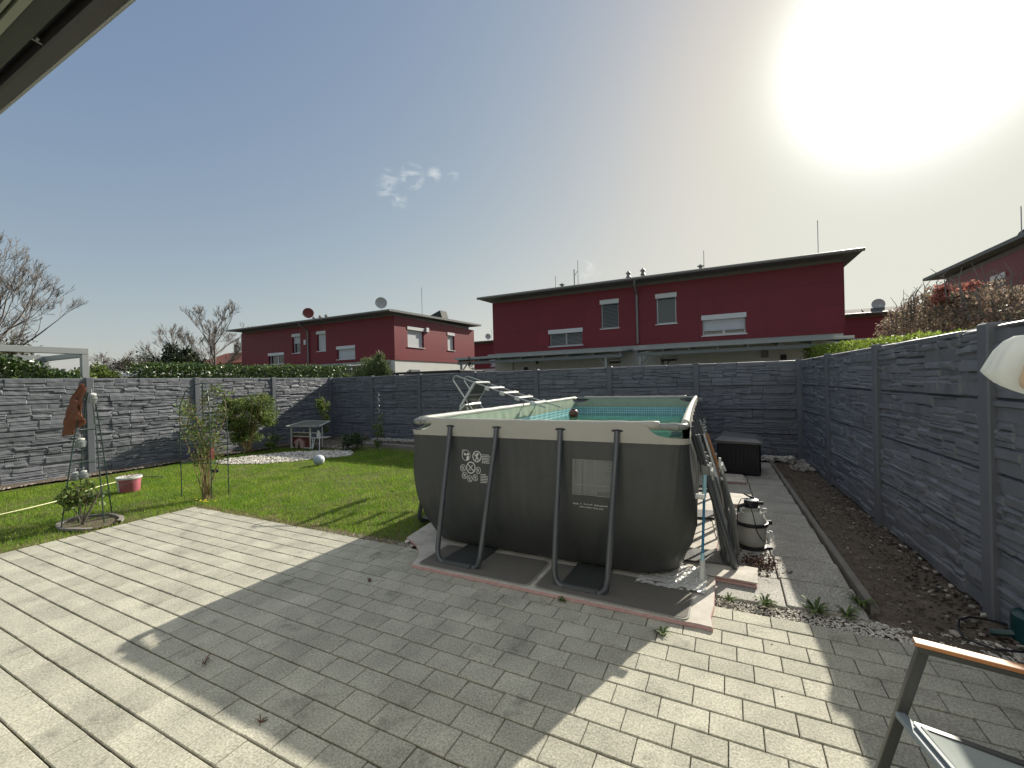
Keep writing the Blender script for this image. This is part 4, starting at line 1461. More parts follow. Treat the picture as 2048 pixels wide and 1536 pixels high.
def uleg(side, c, w=.50, bracket=False, wb=None):
    """U-shaped leg: side f/r/b/l, c centre along the side"""
    wb = wb or w * .88
    pts = []
    top, foot, zt = .040, .34, 1.262
    r = .09
    P2 = [(-w / 2, top, zt), (-w / 2 * .99, top + .035, 1.12), (-wb / 2, foot, .035 + r * 1.3), (-wb / 2 + .012, foot + .012, .035 + r * .55), (-wb / 2 + .045, foot + .018, .045), (-wb / 2 + r, foot + .02, .034),
          (wb / 2 - r, foot + .02, .034), (wb / 2 - .045, foot + .018, .045), (wb / 2 - .012, foot + .012, .035 + r * .55), (wb / 2, foot, .035 + r * 1.3), (w / 2 * .99, top + .035, 1.12), (w / 2, top, zt)]

    def T(p):
        u, d, z = p
        return {'f': (c + u, -HY - d, z), 'b': (c + u, HY + d, z), 'r': (HX + d, c + u, z), 'l': (-HX - d, c + u, z)}[side]
    if side == 'r':
        bb = bow(2 + (c + HY) / (2 * HY), 1.3)
        P2[0] = (P2[0][0], top + bb, zt); P2[1] = (P2[1][0], top + .035 + bb * .6, 1.12)
        P2[-1] = (P2[-1][0], top + bb, zt); P2[-2] = (P2[-2][0], top + .035 + bb * .6, 1.12)
    m = MB(); m.tube([T(p) for p in P2], .0245, 12)
    o = m.build('u_leg', M['leg'], pool, smooth=True)
    b = MB()
    for e in (-1, 1):      # slot holes in the band around the leg heads
        vs = []
        for i in range(14):
            a = 2 * math.pi * i / 14
            vs.append(T((e * w / 2 + .050 * math.cos(a), .0405, 1.266 + .0125 * math.sin(a))))
        b.add(vs, [tuple(range(14)) if side in 'fr' else tuple(range(13, -1, -1))])
    b.build('slot', M['black'], o)
    sv = MB(); sv.tube([T((-wb / 2 + .085, foot + .02, .040)), T((wb / 2 - .085, foot + .02, .040))], .037, 12, flat=.85); sv.build('strap_sleeve', M['pool_dark'], o, smooth=True)
    s = MB()               # strap running from the foot to the liner base
    P = [T((-wb / 2 + .07, foot + .043, .045)), T((wb / 2 - .07, foot + .043, .045)), T((wb / 2 - .07, foot + .02, .068)), T((wb / 2 - .06, -.10, .05)), T((-wb / 2 + .06, -.10, .05)), T((-wb / 2 + .07, foot + .02, .068)),
         T((-wb / 2 + .07, foot + .044, .02)), T((wb / 2 - .07, foot + .044, .02))]
    s.add(P, [(0, 1, 2, 5), (5, 2, 3, 4), (6, 7, 1, 0)])
    s.build('strap', M['pool_dark'], o)
    if bracket:
        k = MB()
        for e in (-1, 1):
            q = Vector(T((e * w / 2 * .97, .14, .90)))
            k.box(q.x - .035, q.x + .035, q.y - .04, q.y + .04, q.z - .055, q.z + .04, bev=.012)
            k.tube([(q.x, q.y, q.z + .03), (q.x, q.y, q.z + .07)], .02, 8)
        k.build('bracket', M['leg_grey'], o); k = MB()
    return o


uleg('f', -2.245 - PCX, .53); uleg('f', -1.09 - PCX, .50)
for c in (-2.05, -.72, .62, 1.95):
    uleg('r', c, .50, bracket=True); uleg('l', c, .50)
for c in (-.6, .6):
    uleg('b', c)
m = MB(); m.sphere((-2.465 - PCX, 3.66 - PCY, .215), .028, 6, (1, .5, 1)); m.build('drain_cap', M['white'], pool, smooth=True)
m = MB(); m.tube([(HX + .06, -HY + .12, .74), (HX + .13, -HY + .12, .74)], .022, 10); m.build('port', M['white'], pool, smooth=True)
m = MB(); m.box(HX + .03, HX + .13, HY - .02, HY + .05, 1.23, 1.30, bev=.01); m.build('rail_end_cap', M['leg_grey'], pool)


def front_y(x, z):
    """surface of the pool front (local coordinates)"""
    hx = HX + prof(z)
    rc = .10 + .22 * max(0, (1.2 - z))
    f = min(.999, max(0, (x + hx - rc) / (2 * (hx - rc))))
    return -(HY + prof(z) + wrinkle(f, z, min(f, 1 - f) * 2 * HX))


def decal(name, m, mt, off=.0035, parent=pool):
    """m holds (x, -, z) flat shapes in world x/z; drape them on the front sheet"""
    V = np.concatenate(m.v)
    for p in V:
        p[0] -= PCX
        p[1] = front_y(p[0], p[2]) - off
    m.v = [V]
    return m.build(name, mt, parent)


def ring(m, cx, cz, r, w, n=28, sz=1.0):
    vs = []
    for i in range(n):
        a = 2 * math.pi * i / n
        vs += [(cx + r * math.cos(a), 0, cz + r * sz * math.sin(a)), (cx + (r - w) * math.cos(a), 0, cz + (r - w) * sz * math.sin(a))]
    m.add(vs, [(2 * i, 2 * ((i + 1) % n), 2 * ((i + 1) % n) + 1, 2 * i + 1) for i in range(n)])


def stroke(m, x0, z0, x1, z1, w):
    d = math.hypot(x1 - x0, z1 - z0) or 1
    nx, nz_ = -(z1 - z0) / d * w / 2, (x1 - x0) / d * w / 2
    m.add([(x0 - nx, 0, z0 - nz_), (x1 - nx, 0, z1 - nz_), (x1 + nx, 0, z1 + nz_), (x0 + nx, 0, z0 + nz_)], [(0, 1, 2, 3)])


def disc(m, cx, cz, r, n=12):
    m.add([(cx + r * math.cos(2 * math.pi * i / n), 0, cz + r * math.sin(2 * math.pi * i / n)) for i in range(n)], [tuple(range(n))])


pr_ = MB()
# diver sign (thin ring, two heads and a body), prohibition rings with slashes and small figures
ring(pr_, -2.325, .985, .049, .004, sz=1.1)
stroke(pr_, -2.37, 1.035, -2.37, 1.0, .004); stroke(pr_, -2.37, 1.035, -2.345, 1.035, .004)
disc(pr_, -2.342, .995, .012); disc(pr_, -2.304, .998, .013); stroke(pr_, -2.35, .990, -2.30, .990, .007)
pr_.add([(-2.325, 0, .935), (-2.296, 0, .945), (-2.290, 0, .982), (-2.318, 0, .975)], [(0, 1, 2, 3)])
ring(pr_, -2.200, .980, .052, .0075, sz=1.05); stroke(pr_, -2.240, 1.016, -2.162, .944, .007)
disc(pr_, -2.192, 1.006, .010); stroke(pr_, -2.197, 1.0, -2.203, .968, .014); stroke(pr_, -2.203, .968, -2.222, .938, .007); stroke(pr_, -2.203, .968, -2.186, .938, .007)
stroke(pr_, -2.198, .990, -2.228, .985, .006); stroke(pr_, -2.198, .990, -2.176, 1.004, .006)
ring(pr_, -2.268, .870, .053, .0085, sz=1.08); stroke(pr_, -2.308, .908, -2.228, .832, .008); stroke(pr_, -2.285, .862, -2.245, .895, .006); stroke(pr_, -2.30, .845, -2.262, .850, .005)
for cx, cz in ((-2.358, .862), (-2.180, .850), (-2.334, .792), (-2.275, .763), (-2.212, .778)):
    ring(pr_, cx, cz, .030, .0042, 20, 1.08)
    stroke(pr_, cx - .018, cz + .020, cx + .018, cz - .020, .004)
    stroke(pr_, cx - .014, cz - .002, cx + .010, cz + .012, .006)
    stroke(pr_, cx - .010, cz - .016, cx + .004, cz - .012, .005)
rg = random.Random(3)
for zz, x0, wd in ((1.000, -2.142, .075), (.985, -2.142, .095), (.970, -2.142, .08), (.955, -2.142, .097), (.940, -2.142, .078), (.925, -2.142, .092),
                   (.815, -2.150, .06), (.800, -2.150, .10), (.785, -2.150, .10), (.770, -2.150, .092), (.755, -2.150, .095), (.740, -2.150, .075)):
    x = x0
    while x < x0 + wd:
        w = rg.uniform(.008, .020)
        stroke(pr_, x, zz, min(x + w, x0 + wd), zz, .0062); x += w + .003
decal('warning_symbols', pr_, M['print'])
lb = MB()
xa, xb, za, zb = -1.228, -.872, .716, 1.012
nn = 6
for i in range(nn):
    for j in range(nn):
        u0, u1 = xa + (xb - xa) * i / nn, xa + (xb - xa) * (i + 1) / nn
        v0, v1 = za + (zb - za) * j / nn, za + (zb - za) * (j + 1) / nn
        lb.add([(u0, 0, v0), (u1, 0, v0), (u1, 0, v1), (u0, 0, v1)], [(0, 1, 2, 3)])
lab = decal('warning_label', lb, M['print_bg'], .003)
tx = MB()
for k in range(38):
    z = zb - .010 - k * .0074
    x = xa + .006
    xe = xb - .006 if rg.random() > .25 else xb - rg.uniform(.02, .10)
    if k > 33:
        xe = xb - .14
    while x < xe:
        w = rg.uniform(.006, .022)
        stroke(tx, x, z, min(x + w, xe), z, .0026); x += w + .0028
for a, b, c, d in ((xa, za, xb, za), (xa, zb, xb, zb), (xa, za, xa, zb), (xb, za, xb, zb), (xa, za + .085, xb, za + .085)):
    n = 8
    for i in range(n):
        stroke(tx, a + (c - a) * i / n, b + (d - b) * i / n, a + (c - a) * (i + 1) / n, b + (d - b) * (i + 1) / n, .003)
decal('label_text', tx, M['print_dim'], .0055, lab)


def text_mesh(body, size, loc_x, loc_z, name, mt, shear=0.0, rot=0.0):
    cu = bpy.data.curves.new('txt', 'FONT')
    cu.body = body; cu.size = size; cu.align_x = 'CENTER'; cu.resolution_u = 2
    cu.offset = size * .012
    ob = bpy.data.objects.new('txt', cu)
    COL.objects.link(ob)
    dg = bpy.context.evaluated_depsgraph_get()
    me = bpy.data.meshes.new_from_object(ob.evaluated_get(dg))
    bpy.data.objects.remove(ob)
    V = np.array([v.co[:] for v in me.vertices]); F = [tuple(p.vertices) for p in me.polygons]
    m = MB()
    c, s = math.cos(rot), math.sin(rot)
    W_ = np.stack([V[:, 0] * c - V[:, 1] * s + loc_x, 0 * V[:, 0], V[:, 0] * s + V[:, 1] * c + loc_z], 1)
    m.add(W_, F)
    return decal(name, m, mt)


text_mesh('MODEL:  A    18\' x 9\' x 52"   ABOVE GROUND', .0150, -1.075, .632, 'model_text', M['print'])
text_mesh('(549cm x 274cm x 132cm)  POOL', .0150, -1.065, .607, 'model_text', M['print'])

def warp(o):
    for c in o.children:
        if c.type == 'MESH':
            me = c.data
            a = np.empty(len(me.vertices) * 3, np.float32); me.vertices.foreach_get('co', a)
            a = a.reshape(-1, 3)
            a[:, 0] -= .27 * np.clip((a[:, 0] + HX) / (2 * HX), 0, 1.35) * np.clip((a[:, 1] + HY) / (2 * HY), 0, 1.1)
            me.vertices.foreach_set('co', a.ravel()); me.update()
        warp(c)


warp(pool)
# ------------------------------------------------------------------ pads under the pool
pads = thing('foam_underlay', 'pink foam boards with pale top lying under the pool', 'underlay', (-1.6, 3.6, 0))
po = Vector((-1.6, 3.6, 0))


def poly_slab(name, pts, z0, z1, mt, parent, o):
    m = MB(); m.prism([(x - o.x, y - o.y) for x, y in pts], z0, z1); return m.build(name, mt, parent)


def wavy(a, b, n, amp, seed):
    r = random.Random(seed)
    out = []
    for i in range(n):
        f = i / n
        out.append((a[0] + (b[0] - a[0]) * f + r.uniform(-amp, amp), a[1] + (b[1] - a[1]) * f + r.uniform(-amp, amp)))
    return out


edgeP = wavy((-2.66, 3.12), (-.15, 3.13), 34, .006, 1) + wavy((-.14, 3.12), (-.12, 9.3), 40, .010, 2) + [(-.12, 9.3), (-3.25, 9.3)] + \
    wavy((-3.25, 9.2), (-3.32, 3.86), 8, .01, 3) + [(-3.18, 3.66), (-2.98, 3.56), (-2.84, 3.44), (-2.74, 3.32), (-2.70, 3.22)]
poly_slab('foam', edgeP, .003, .026, M['pink'], pads, po)
inner = [(x + (.006 if x < -1.6 else -.004), y + .007 if y < 3.3 else y) for x, y in edgeP]
poly_slab('cover_sheet', inner, .0262, .031, M['board'], pads, po)


def rmat(label, x0, x1, y0, y1, rot, z):
    cx, cy = (x0 + x1) / 2, (y0 + y1) / 2
    t = thing('rubber_mat', label, 'mat', (cx, cy, z), rot, 'rubber mats under the pool legs')
    for nm, g_, zz, mt in (('rim', 0, (0, .006), M['mat_rim']), ('surface', .012, (.0062, .009), M['mat_grey'])):
        hx, hy = (x1 - x0) / 2 - g_, (y1 - y0) / 2 - g_
        r = .05
        pts = []
        for sx, sy, a0 in ((1, 1, 0), (-1, 1, 90), (-1, -1, 180), (1, -1, 270)):
            for i in range(6):
                a = R_(a0 + 18 * i)
                pts.append((sx * (hx - r) + r * math.cos(a), sy * (hy - r) + r * math.sin(a)))
        m = MB(); m.prism(pts, *zz); m.build(nm, mt, t)
    return t


rmat('grey rounded rubber mat under the left front pool leg', -2.62, -1.49, 3.145, 3.66, R_(.8), .033)
rmat('grey rounded rubber mat under the right front pool leg, partly sunlit', -1.45, -.28, 3.15, 3.66, R_(-.6), .033)
# crumpled clear sheet by the pool's right front foot
m = MB(); rgx = np.random.default_rng(5)
X, Y = np.meshgrid(np.linspace(-.72, -.20, 34), np.linspace(3.56, 4.05, 30), indexing='ij')
Zt = .036 + .020 * np.abs(nois(X, Y, 22, 5)) + .014 * np.abs(nois(X, Y, 60, 6))
Zt *= 1
m.grid(np.stack([X + .02 * nois(X, Y, 9, 3), Y + .02 * nois(X, Y, 9, 4), Zt], -1))
tag(m.build('crumpled_sheet', M['tarp']), 'crumpled clear plastic sheet beside the pool base at its right front foot', 'sheet')
bs = thing('board_stack', 'short stack of pink and pale boards under the first right pool leg', 'boards', (-.02, 4.06, 0), R_(-3))
m = MB(); m.box(-.22, .19, -.14, .16, .002, .022, bev=.003); m.build('foam', M['pink'], bs)
m = MB(); m.box(-.215, .185, -.13, .165, .023, .04, bev=.003); m.build('foam', M['pink'], bs)
m = MB(); m.box(-.22, .195, -.145, .17, .041, .05, bev=.003); m.build('board', M['board'], bs)
for i, (x, y, r) in enumerate(((.02, 5.2, .1), (.04, 6.55, -.05), (.0, 7.9, .05))):
    b = thing('board_stack', ['pale board lying under the second right pool leg, behind the filter', 'white board lying farther back under the third right pool leg', 'small board under the rearmost right pool leg near the black box'][i], 'boards', (x, y, 0), r)
    m = MB(); m.box(-.2, .18, -.28, .30, .002, .03, bev=.003); m.build('foam', M['pink'], b)
    m = MB(); m.box(-.205, .185, -.285, .305, .031, .042, bev=.003); m.build('board', M['board'], b)

# floating ball / chlorine dispenser
fb = thing('dispenser', 'brown and red round chlorine dispenser floating in the pool', 'pool float', (-2.78, 8.2, 1.02))
m = MB(); m.sphere((0, 0, 0.02), .095, 10); m.build('float', mat('copper_ball', (.22, .07, .04), .35, .5, var=(14, 1.2), col2=(.08, .05, .04)), fb, smooth='full')
m = MB(); m.lathe([(.05, .09), (.055, .115), (.01, .12)], 0, 0, 16); m.build('cap', M['black'], fb)

# ladder laid over the rim: hooked over the left rail, inner section swung over the water
ld = thing('pool_ladder', 'white and steel pool ladder behind the left rail, its steps lying over the rim', 'ladder', (-3.4, 6.6, 0))
lo = Vector((-3.4, 6.6, 0))


def lp(*p):
    return (p[0] - lo.x, p[1] - lo.y, p[2] - lo.z)
for k, (Y, P) in enumerate(((6.4, [(-3.34, 0.02), (-3.93, 1.12), (-4.388, 1.73), (-4.402, 1.765), (-4.394, 1.795), (-4.37, 1.822), (-4.327, 1.832), (-3.981, 1.712), (-3.30, 1.487), (-2.634, 1.275)]),
                            (6.92, [(-3.42, 0.02), (-4.03, 1.11), (-4.495, 1.727), (-4.505, 1.76), (-4.49, 1.79), (-4.465, 1.815), (-4.423, 1.823), (-3.823, 1.630), (-3.3, 1.468), (-2.572, 1.248)]))):
    m = MB(); m.tube([lp(x, Y, z) for x, z in P], .012, 8); m.build('rail', M['steel'], ld, smooth=True)
for (xa, za), (xb, zb), Y in (((-4.20, 1.315), (-3.50, .02), 6.45), ((-4.30, 1.30), (-3.60, .02), 6.87)):
    m = MB(); m.tube([lp(xa, Y, za), lp(xa + .075, Y, za - .105), lp(xb, Y, zb)], .012, 8)
    m.build('rail', M['steel'], ld, smooth=True)
for a in ((-3.68, 1.597), (-3.394, 1.509), (-3.115, 1.427), (-2.837, 1.342)):
    m = MB()
    Ma = Matrix.Translation(lp(a[0], 6.4, a[1] + .012)) @ Matrix.Rotation(R_(17), 4, 'Y')
    m.box(-.035, .035, 0, .52, -.010, .008, Ma, bev=.006)
    m.box(-.065, .03, -.02, .02, -.055, .012, Ma, bev=.010)
    m.box(-.065, .03, .50, .54, -.045, .012, Ma, bev=.010)
    m.build('step', M['white'], ld)
Mp = Matrix.Translation(lp(-4.112, 6.42, 1.49)) @ Matrix.Rotation(R_(36), 4, 'Y')
m = MB(); m.box(-.01, .01, 0, .48, -.25, .25, Mp, bev=.004)
pn = m.build('barrier_panel', mat('frosted_panel', (.24, .25, .23), .4, .4, var=(9, 1), col2=(.17, .18, .17), trans=.2), ld)
m = MB()
for q in ((-.02, .02, -.03, .02, -.27, .27), (-.02, .02, .46, .51, -.27, .27), (-.02, .02, .02, .46, .24, .275), (-.02, .02, .02, .46, -.275, -.24), (-.016, .0165, .02, .46, -.01, .015)):
    m.box(*q, Mp, bev=.003)
m.build('panel_frame', M['white'], pn)
m = MB(); m.box(-.085, .085, -.01, .52, -.02, .02, Matrix.Translation(lp(-4.215, 6.4, 1.275)) @ Matrix.Rotation(R_(-38), 4, 'Y'), bev=.006); m.build('step', M['white'], ld)

# ------------------------------------------------------------------ beside the pool on the right
bx_ = thing('storage_box', 'black plastic garden storage box with sloping lid near the back wall', 'storage box', (.10, 8.72, 0), R_(-3))
m = MB(); m.box(-.30, .36, -.40, .42, .01, .55, bev=.02)
for i in range(5):
    m.box(-.27 + i * .125, -.20 + i * .125, -.408, -.399, .06, .48, bev=.003)
for i in range(6):
    m.box(.359, .367, -.34 + i * .12, -.27 + i * .12, .06, .48, bev=.003)
m.build('body', M['black'], bx_)
m = MB()
V = [(-.34, -.44, .545), (.40, -.44, .545), (.40, .46, .545), (-.34, .46, .545), (-.34, -.44, .595), (.40, -.44, .575), (.40, .46, .575), (-.34, .46, .595), (-.24, -.36, .665), (.30, -.36, .625), (.30, .38, .625), (-.24, .38, .665)]
m.add(V, [(3, 2, 1, 0), (0, 1, 5, 4), (1, 2, 6, 5), (2, 3, 7, 6), (3, 0, 4, 7), (4, 5, 9, 8), (5, 6, 10, 9), (6, 7, 11, 10), (7, 4, 8, 11), (8, 9, 10, 11)])
m.build('lid', mat('box_lid', (.10, .105, .11), .3, .5, var=(6, .8), col2=(.075, .078, .082), bump=(40, .2, .002)), bx_)
m = MB(); m.tube([(.0, -.462, .50), (.02, -.462, .47), (.10, -.462, .47), (.12, -.462, .50)], .01, 6); m.build('latch', M['black'], bx_)

ft = thing('pool_filter', 'grey-white sand filter with black clamp band and black valve head on the slab path', 'pool filter', (.165, 4.86, 0), .3)
m = MB(); m.lathe([(.10, .028), (.118, .045), (.128, .12), (.132, .225), (.134, .235)], 0, 0, 36); m.build('tank', M['white_dirty'], ft, smooth=True)
m = MB(); m.lathe([(.134, .262), (.130, .285), (.113, .325), (.085, .36), (.078, .368), (.078, .40)], 0, 0, 36); m.build('tank_top', M['white_dirty'], ft, smooth=True)
m = MB(); m.lathe([(.130, .228), (.146, .231), (.148, .246), (.146, .262), (.130, .265)], 0, 0, 36); m.box(.13, .185, -.018, .018, .228, .268, bev=.006); m.build('clamp_band', M['black'], ft, smooth=True)
m = MB(); m.lathe([(.060, .40), (.063, .405), (.063, .462), (.058, .468)], 0, 0, 24)
m.tube([(.05, 0, .435), (.11, .0, .437)], .018, 10); m.tube([(-.05, -.02, .43), (-.105, -.03, .42), (-.13, -.03, .36)], .017, 10); m.build('valve_head', M['black'], ft, smooth=True)
m = MB(); m.lathe([(.064, .4685), (.066, .474), (.05, .482), (.02, .485)], 0, 0, 24); m.build('valve_cap', M['white'], ft, smooth=True)
m = MB(); m.tube([(-.055, .03, .525), (-.02, .01, .503), (.03, -.01, .493)], .010, 8); m.tube([(0, 0, .482), (0, 0, .505)], .014, 8); m.build('valve_handle', M['black'], ft, smooth=True)
m = MB(); m.lathe([(.125, .002), (.130, .006), (.128, .026), (.110, .034)], 0, 0, 30); m.box(.06, .17, -.06, .06, .002, .022, bev=.006); m.build('base', M['black'], ft, smooth=True)
for s in (-1, 1):
    m = MB(); m.tube([(s * .085, -.045, .35), (s * .118, -.05, .37), (s * .118, -.05, .395), (s * .075, -.04, .395)], .009, 7); m.build('lug', M['white'], ft, smooth=True)
m = MB(); m.tube([(.118, -.045, .06), (.16, -.06, .08), (.18, -.06, .125), (.165, -.055, .175), (.125, -.045, .19)], .006, 7); m.box(.12, .142, -.075, -.045, .07, .17, bev=.005)
m.build('side_handle', M['white'], ft, smooth=True)
cb_ = MB(); cb_.tube([(-.055, -.06, .46), (-.045, -.115, .43), (-.03, -.142, .35), (-.015, -.150, .26), (.0, -.146, .19), (.04, -.14, .13), (.085, -.12, .085), (.13, -.08, .065)], .0042, 6)
cb_.tube([(-.03, -.02, .49), (-.10, -.03, .485), (-.135, -.04, .42), (-.145, -.05, .30), (-.15, -.05, .12), (-.17, -.05, .02)], .0042, 6)
cb_.build('cable', M['black'], ft, smooth=True)
# leaves and fibres around the filter foot
for nm, P, sz, mt, lb_ in (('leaf_litter', np.concatenate([np.stack([rng.normal(.20, .09, 420), rng.normal(4.42, .10, 420), rng.uniform(.01, .035, 420)], 1)]), .035, M['dry'], 0),):
    V, F = leaf_cloud(P, sz, 5, .4, -.2); stuff(fast_mesh(nm, V, F, mat('dark_litter', (.10, .06, .045), .9, .2, rand=.5)))
hn = thing('hose_reel', 'loose coil of white hose on the slab beside the pool filter', 'hose', (.02, 5.75, .01))
m = MB()
for k in range(3):
    m.tube([(.11 * math.cos(a / 10 * 6.28) * (1 + .04 * k), .09 * math.sin(a / 10 * 6.28) * (1 - .05 * k), .015 + .022 * k + .01 * math.sin(a)) for a in range(10)], .013, 7, closed=True)
m.build('coil', M['white'], hn, smooth=True)


def pole(name, label, cat, a, b, r, mt, extra=None, group=None):
    a, b = Vector(a), Vector(b)
    t = thing(name, label, cat, a, 0, group)
    m = MB(); m.tube([(0, 0, 0), tuple((b - a) * .5 + Vector((0, 0, -.004))), tuple(b - a)], r, 10)
    m.build('shaft', mt, t, smooth=True)
    for k, (f0, f1, rr, mm, nm) in enumerate(extra or []):
        m = MB(); m.tube([tuple((b - a) * f0), tuple((b - a) * f1)], rr, 10); m.build(nm, mm, t, smooth=True)
    return t


pole('telescopic_pole', 'blue telescopic pole with white end grip standing at the pool corner', 'pole', (-.235, 3.82, .045), (-.205, 4.02, .86), .011, M['blue'],
     [(-.03, .17, .022, M['white'], 'grip'), (.17, .24, .016, M['cyan'], 'collar'), (.78, 1.0, .017, M['cyan'], 'head')])
pole('support_pole', 'longest dark pole slanting from the boards up against the pool rail', 'pole', (.012, 4.14, .055), (-.262, 4.02, 1.20), .014, M['leg'],
     [(0, .03, .022, M['black'], 'foot')], 'poles leaning on the right pool rail')
pole('wooden_handle', 'orange-brown wooden tool handle leaning on the pool behind the grey frames', 'tool', (.085, 5.05, .04), (-.235, 5.15, 1.08), .015, M['wood'])
pole('support_pole', 'pale aluminium pole leaning just behind the long dark pole', 'pole', (-.05, 4.45, .03), (-.265, 4.3, 1.17), .013, M['steel'], None, 'poles leaning on the right pool rail')
pole('support_pole', 'thin dark rod standing between the leaning poles and the wooden handle', 'pole', (-.02, 4.75, .03), (-.255, 4.7, 1.12), .009, M['black'], None, 'poles leaning on the right pool rail')
pole('support_pole', 'white plastic tube leaning right behind the folded chair frames', 'pole', (.045, 4.80, .03), (-.255, 4.95, 1.10), .012, M['white'], None, 'poles leaning on the right pool rail')
pole('support_pole', 'grey tube with black foot leaning at the second right pool leg', 'pole', (.06, 5.30, .03), (-.30, 5.35, 1.16), .015, M['leg_grey'], [(0, .04, .021, M['black'], 'foot')], 'poles leaning on the right pool rail')
pole('support_pole', 'thin pale rod leaning farthest back in the bundle of poles', 'pole', (.05, 5.75, .03), (-.34, 5.8, 1.17), .010, M['steel'], None, 'poles leaning on the right pool rail')
# folded lounger frames leaning upright
for i, (x, y, lab) in enumerate(((-.075, 4.32, 'folded grey chair frame leaning against the pool, nearer one'), (.0, 4.62, 'folded grey chair frame leaning against the pool, farther one beside the wooden handle'))):
    t = thing('folded_chair', lab, 'folded chair', (x, y, 0), R_(8), 'folded chair frames beside the pool')
    lean = -.09
    m = MB()
    for dy in (-.09, .12):
        m.tube([(.03, dy, .02), (.0, dy, .4), (lean, dy, .80)], .014, 8)
    m.tube([(lean, -.09, .80), (lean, .12, .80)], .014, 8)
    m.build('frame', M['leg_grey'], t, smooth=True)
    m = MB(); m.box(-.018, .012, -.08, .11, .05, .72, Matrix.Shear('XY', 4, (0, 0)) @ Matrix.Rotation(R_(-7), 4, 'Y'), bev=.01); m.build('seat_panel', M['leg'], t)
    m = MB(); m.tube([(lean, -.10, .78), (lean - .01, -.12, .86), (lean + .0, -.07, .88), (lean + .03, -.06, .80)], .010, 7)
    m.build('armrest', M['white'], t)
    m = MB(); m.box(lean - .012, lean + .012, .06, .10, .76, .90, bev=.005); m.build('armrest', M['white'], t)

# ------------------------------------------------------------------ left garden
def obelisk(loc, label, legs, top, ztop, rings, arch=False):
    t = thing('garden_obelisk', label, 'plant support', loc)
    ox, oy = loc[0], loc[1]
    for (x, y) in legs:
        m = MB()
        if arch:
            m.tube([(x - ox, y - oy, -.02), (x - ox, y - oy, ztop * .55), ((x - ox) * .98, (y - oy) * .98, ztop * .80), ((x - ox) * .72, (y - oy) * .72, ztop * .935), ((x - ox) * .35, (y - oy) * .35, ztop * .99), (0, 0, ztop)], .0075, 7)
        else:
            tx_, ty_ = top
            m.tube([(x - ox, y - oy, -.02), ((x - ox) * .55 + tx_ * .5, (y - oy) * .55 + ty_ * .5, ztop * .62), ((x - ox) * .30 + tx_ * .8, (y - oy) * .30 + ty_ * .8, ztop * .90), (tx_ + (x - ox) * .1, ty_ + (y - oy) * .1, ztop)], .0075, 7)
        m.build('leg', M['iron'], t, smooth=True)
    for z in rings:
        f = (1 - z / ztop * (.75 if not arch else 0.0)) if not arch else (1.0 if z < ztop * .6 else .96)
        if not arch:
            f = .55 + .45 * (1 - z / (ztop * .62)) if z < ztop * .62 else .42
        m = MB()
        P = [((x - ox) * f + (top[0] * min(1, z / ztop) * .8 if not arch else 0), (y - oy) * f + (top[1] * min(1, z / ztop) * .8 if not arch else 0), z) for x, y in legs]
        m.tube(P, .006, 6, closed=True)
        m.build('ring', M['iron'], t, smooth=True)
    return t


obelisk((-7.42, 2.52, 0), 'dark green metal plant obelisk draped with the brown cloth, nearest the paving', [(-7.47, 2.24), (-7.62, 2.45), (-7.62, 2.80), (-7.25, 2.58)], (0.03, 0.0), 1.70, (.36, .80, 1.22, 1.60))
obelisk((-7.52, 3.93, 0), 'arched green metal obelisk overgrown by a climbing rose at the corner of the paving', [(-7.78, 3.72), (-7.82, 4.08), (-7.26, 4.14), (-7.18, 3.84)], (0, 0), 1.80, (.55, .83, 1.30), arch=True)


def cloth(name, label, cat, P, mt, amp, seed, thick=.012):
    """P: array (rows, cols, 3) control grid -> folded cloth with thickness"""
    P = np.array(P, float)
    r, c = P.shape[:2]
    nu, nv = 44, 36
    G = np.zeros((nu, nv, 3))
    for i in range(nu):
        fi = i / (nu - 1) * (r - 1); a = min(r - 2, int(fi)); fa = fi - a
        for j in range(nv):
            fj = j / (nv - 1) * (c - 1); b = min(c - 2, int(fj)); fb = fj - b
            G[i, j] = (P[a, b] * (1 - fa) + P[a + 1, b] * fa) * (1 - fb) + (P[a, b + 1] * (1 - fa) + P[a + 1, b + 1] * fa) * fb
            G[i, j, 1] += amp * math.sin(j / nv * 17 + 2 * math.sin(i / nu * 3 + seed)) * (.3 + i / nu) + amp * .3 * math.sin(j * 1.1 + i * .4)
    m = MB(); m.grid(G); B = G + np.array([.002, thick, 0]); m.grid(B, flip=True)
    o = m.build(name, mt, smooth='full')
    return tag(o, label, cat)


tw = cloth('brown_towel', 'brown towel draped over the top of the plant obelisk', 'towel',
           [[(-7.47, 2.46, 1.80), (-7.42, 2.46, 1.815), (-7.36, 2.46, 1.77), (-7.33, 2.46, 1.735)],
            [(-7.66, 2.44, 1.64), (-7.55, 2.40, 1.60), (-7.44, 2.40, 1.62), (-7.36, 2.43, 1.60)],
            [(-7.82, 2.43, 1.42), (-7.66, 2.38, 1.36), (-7.48, 2.38, 1.36), (-7.30, 2.42, 1.40)],
            [(-7.90, 2.45, 1.18), (-7.72, 2.38, 1.14), (-7.53, 2.40, 1.17), (-7.36, 2.44, 1.33)]], M['towel'], .022, 1)
cloth('brown_towel_end', 'folded hem of the brown towel hanging on the right of the obelisk top', 'towel',
      [[(-7.50, 2.37, 1.62), (-7.38, 2.37, 1.62), (-7.30, 2.38, 1.58)], [(-7.50, 2.34, 1.48), (-7.36, 2.33, 1.46), (-7.25, 2.36, 1.44)], [(-7.50, 2.35, 1.36), (-7.34, 2.34, 1.35), (-7.20, 2.38, 1.36)]], M['towel'], .008, 2)


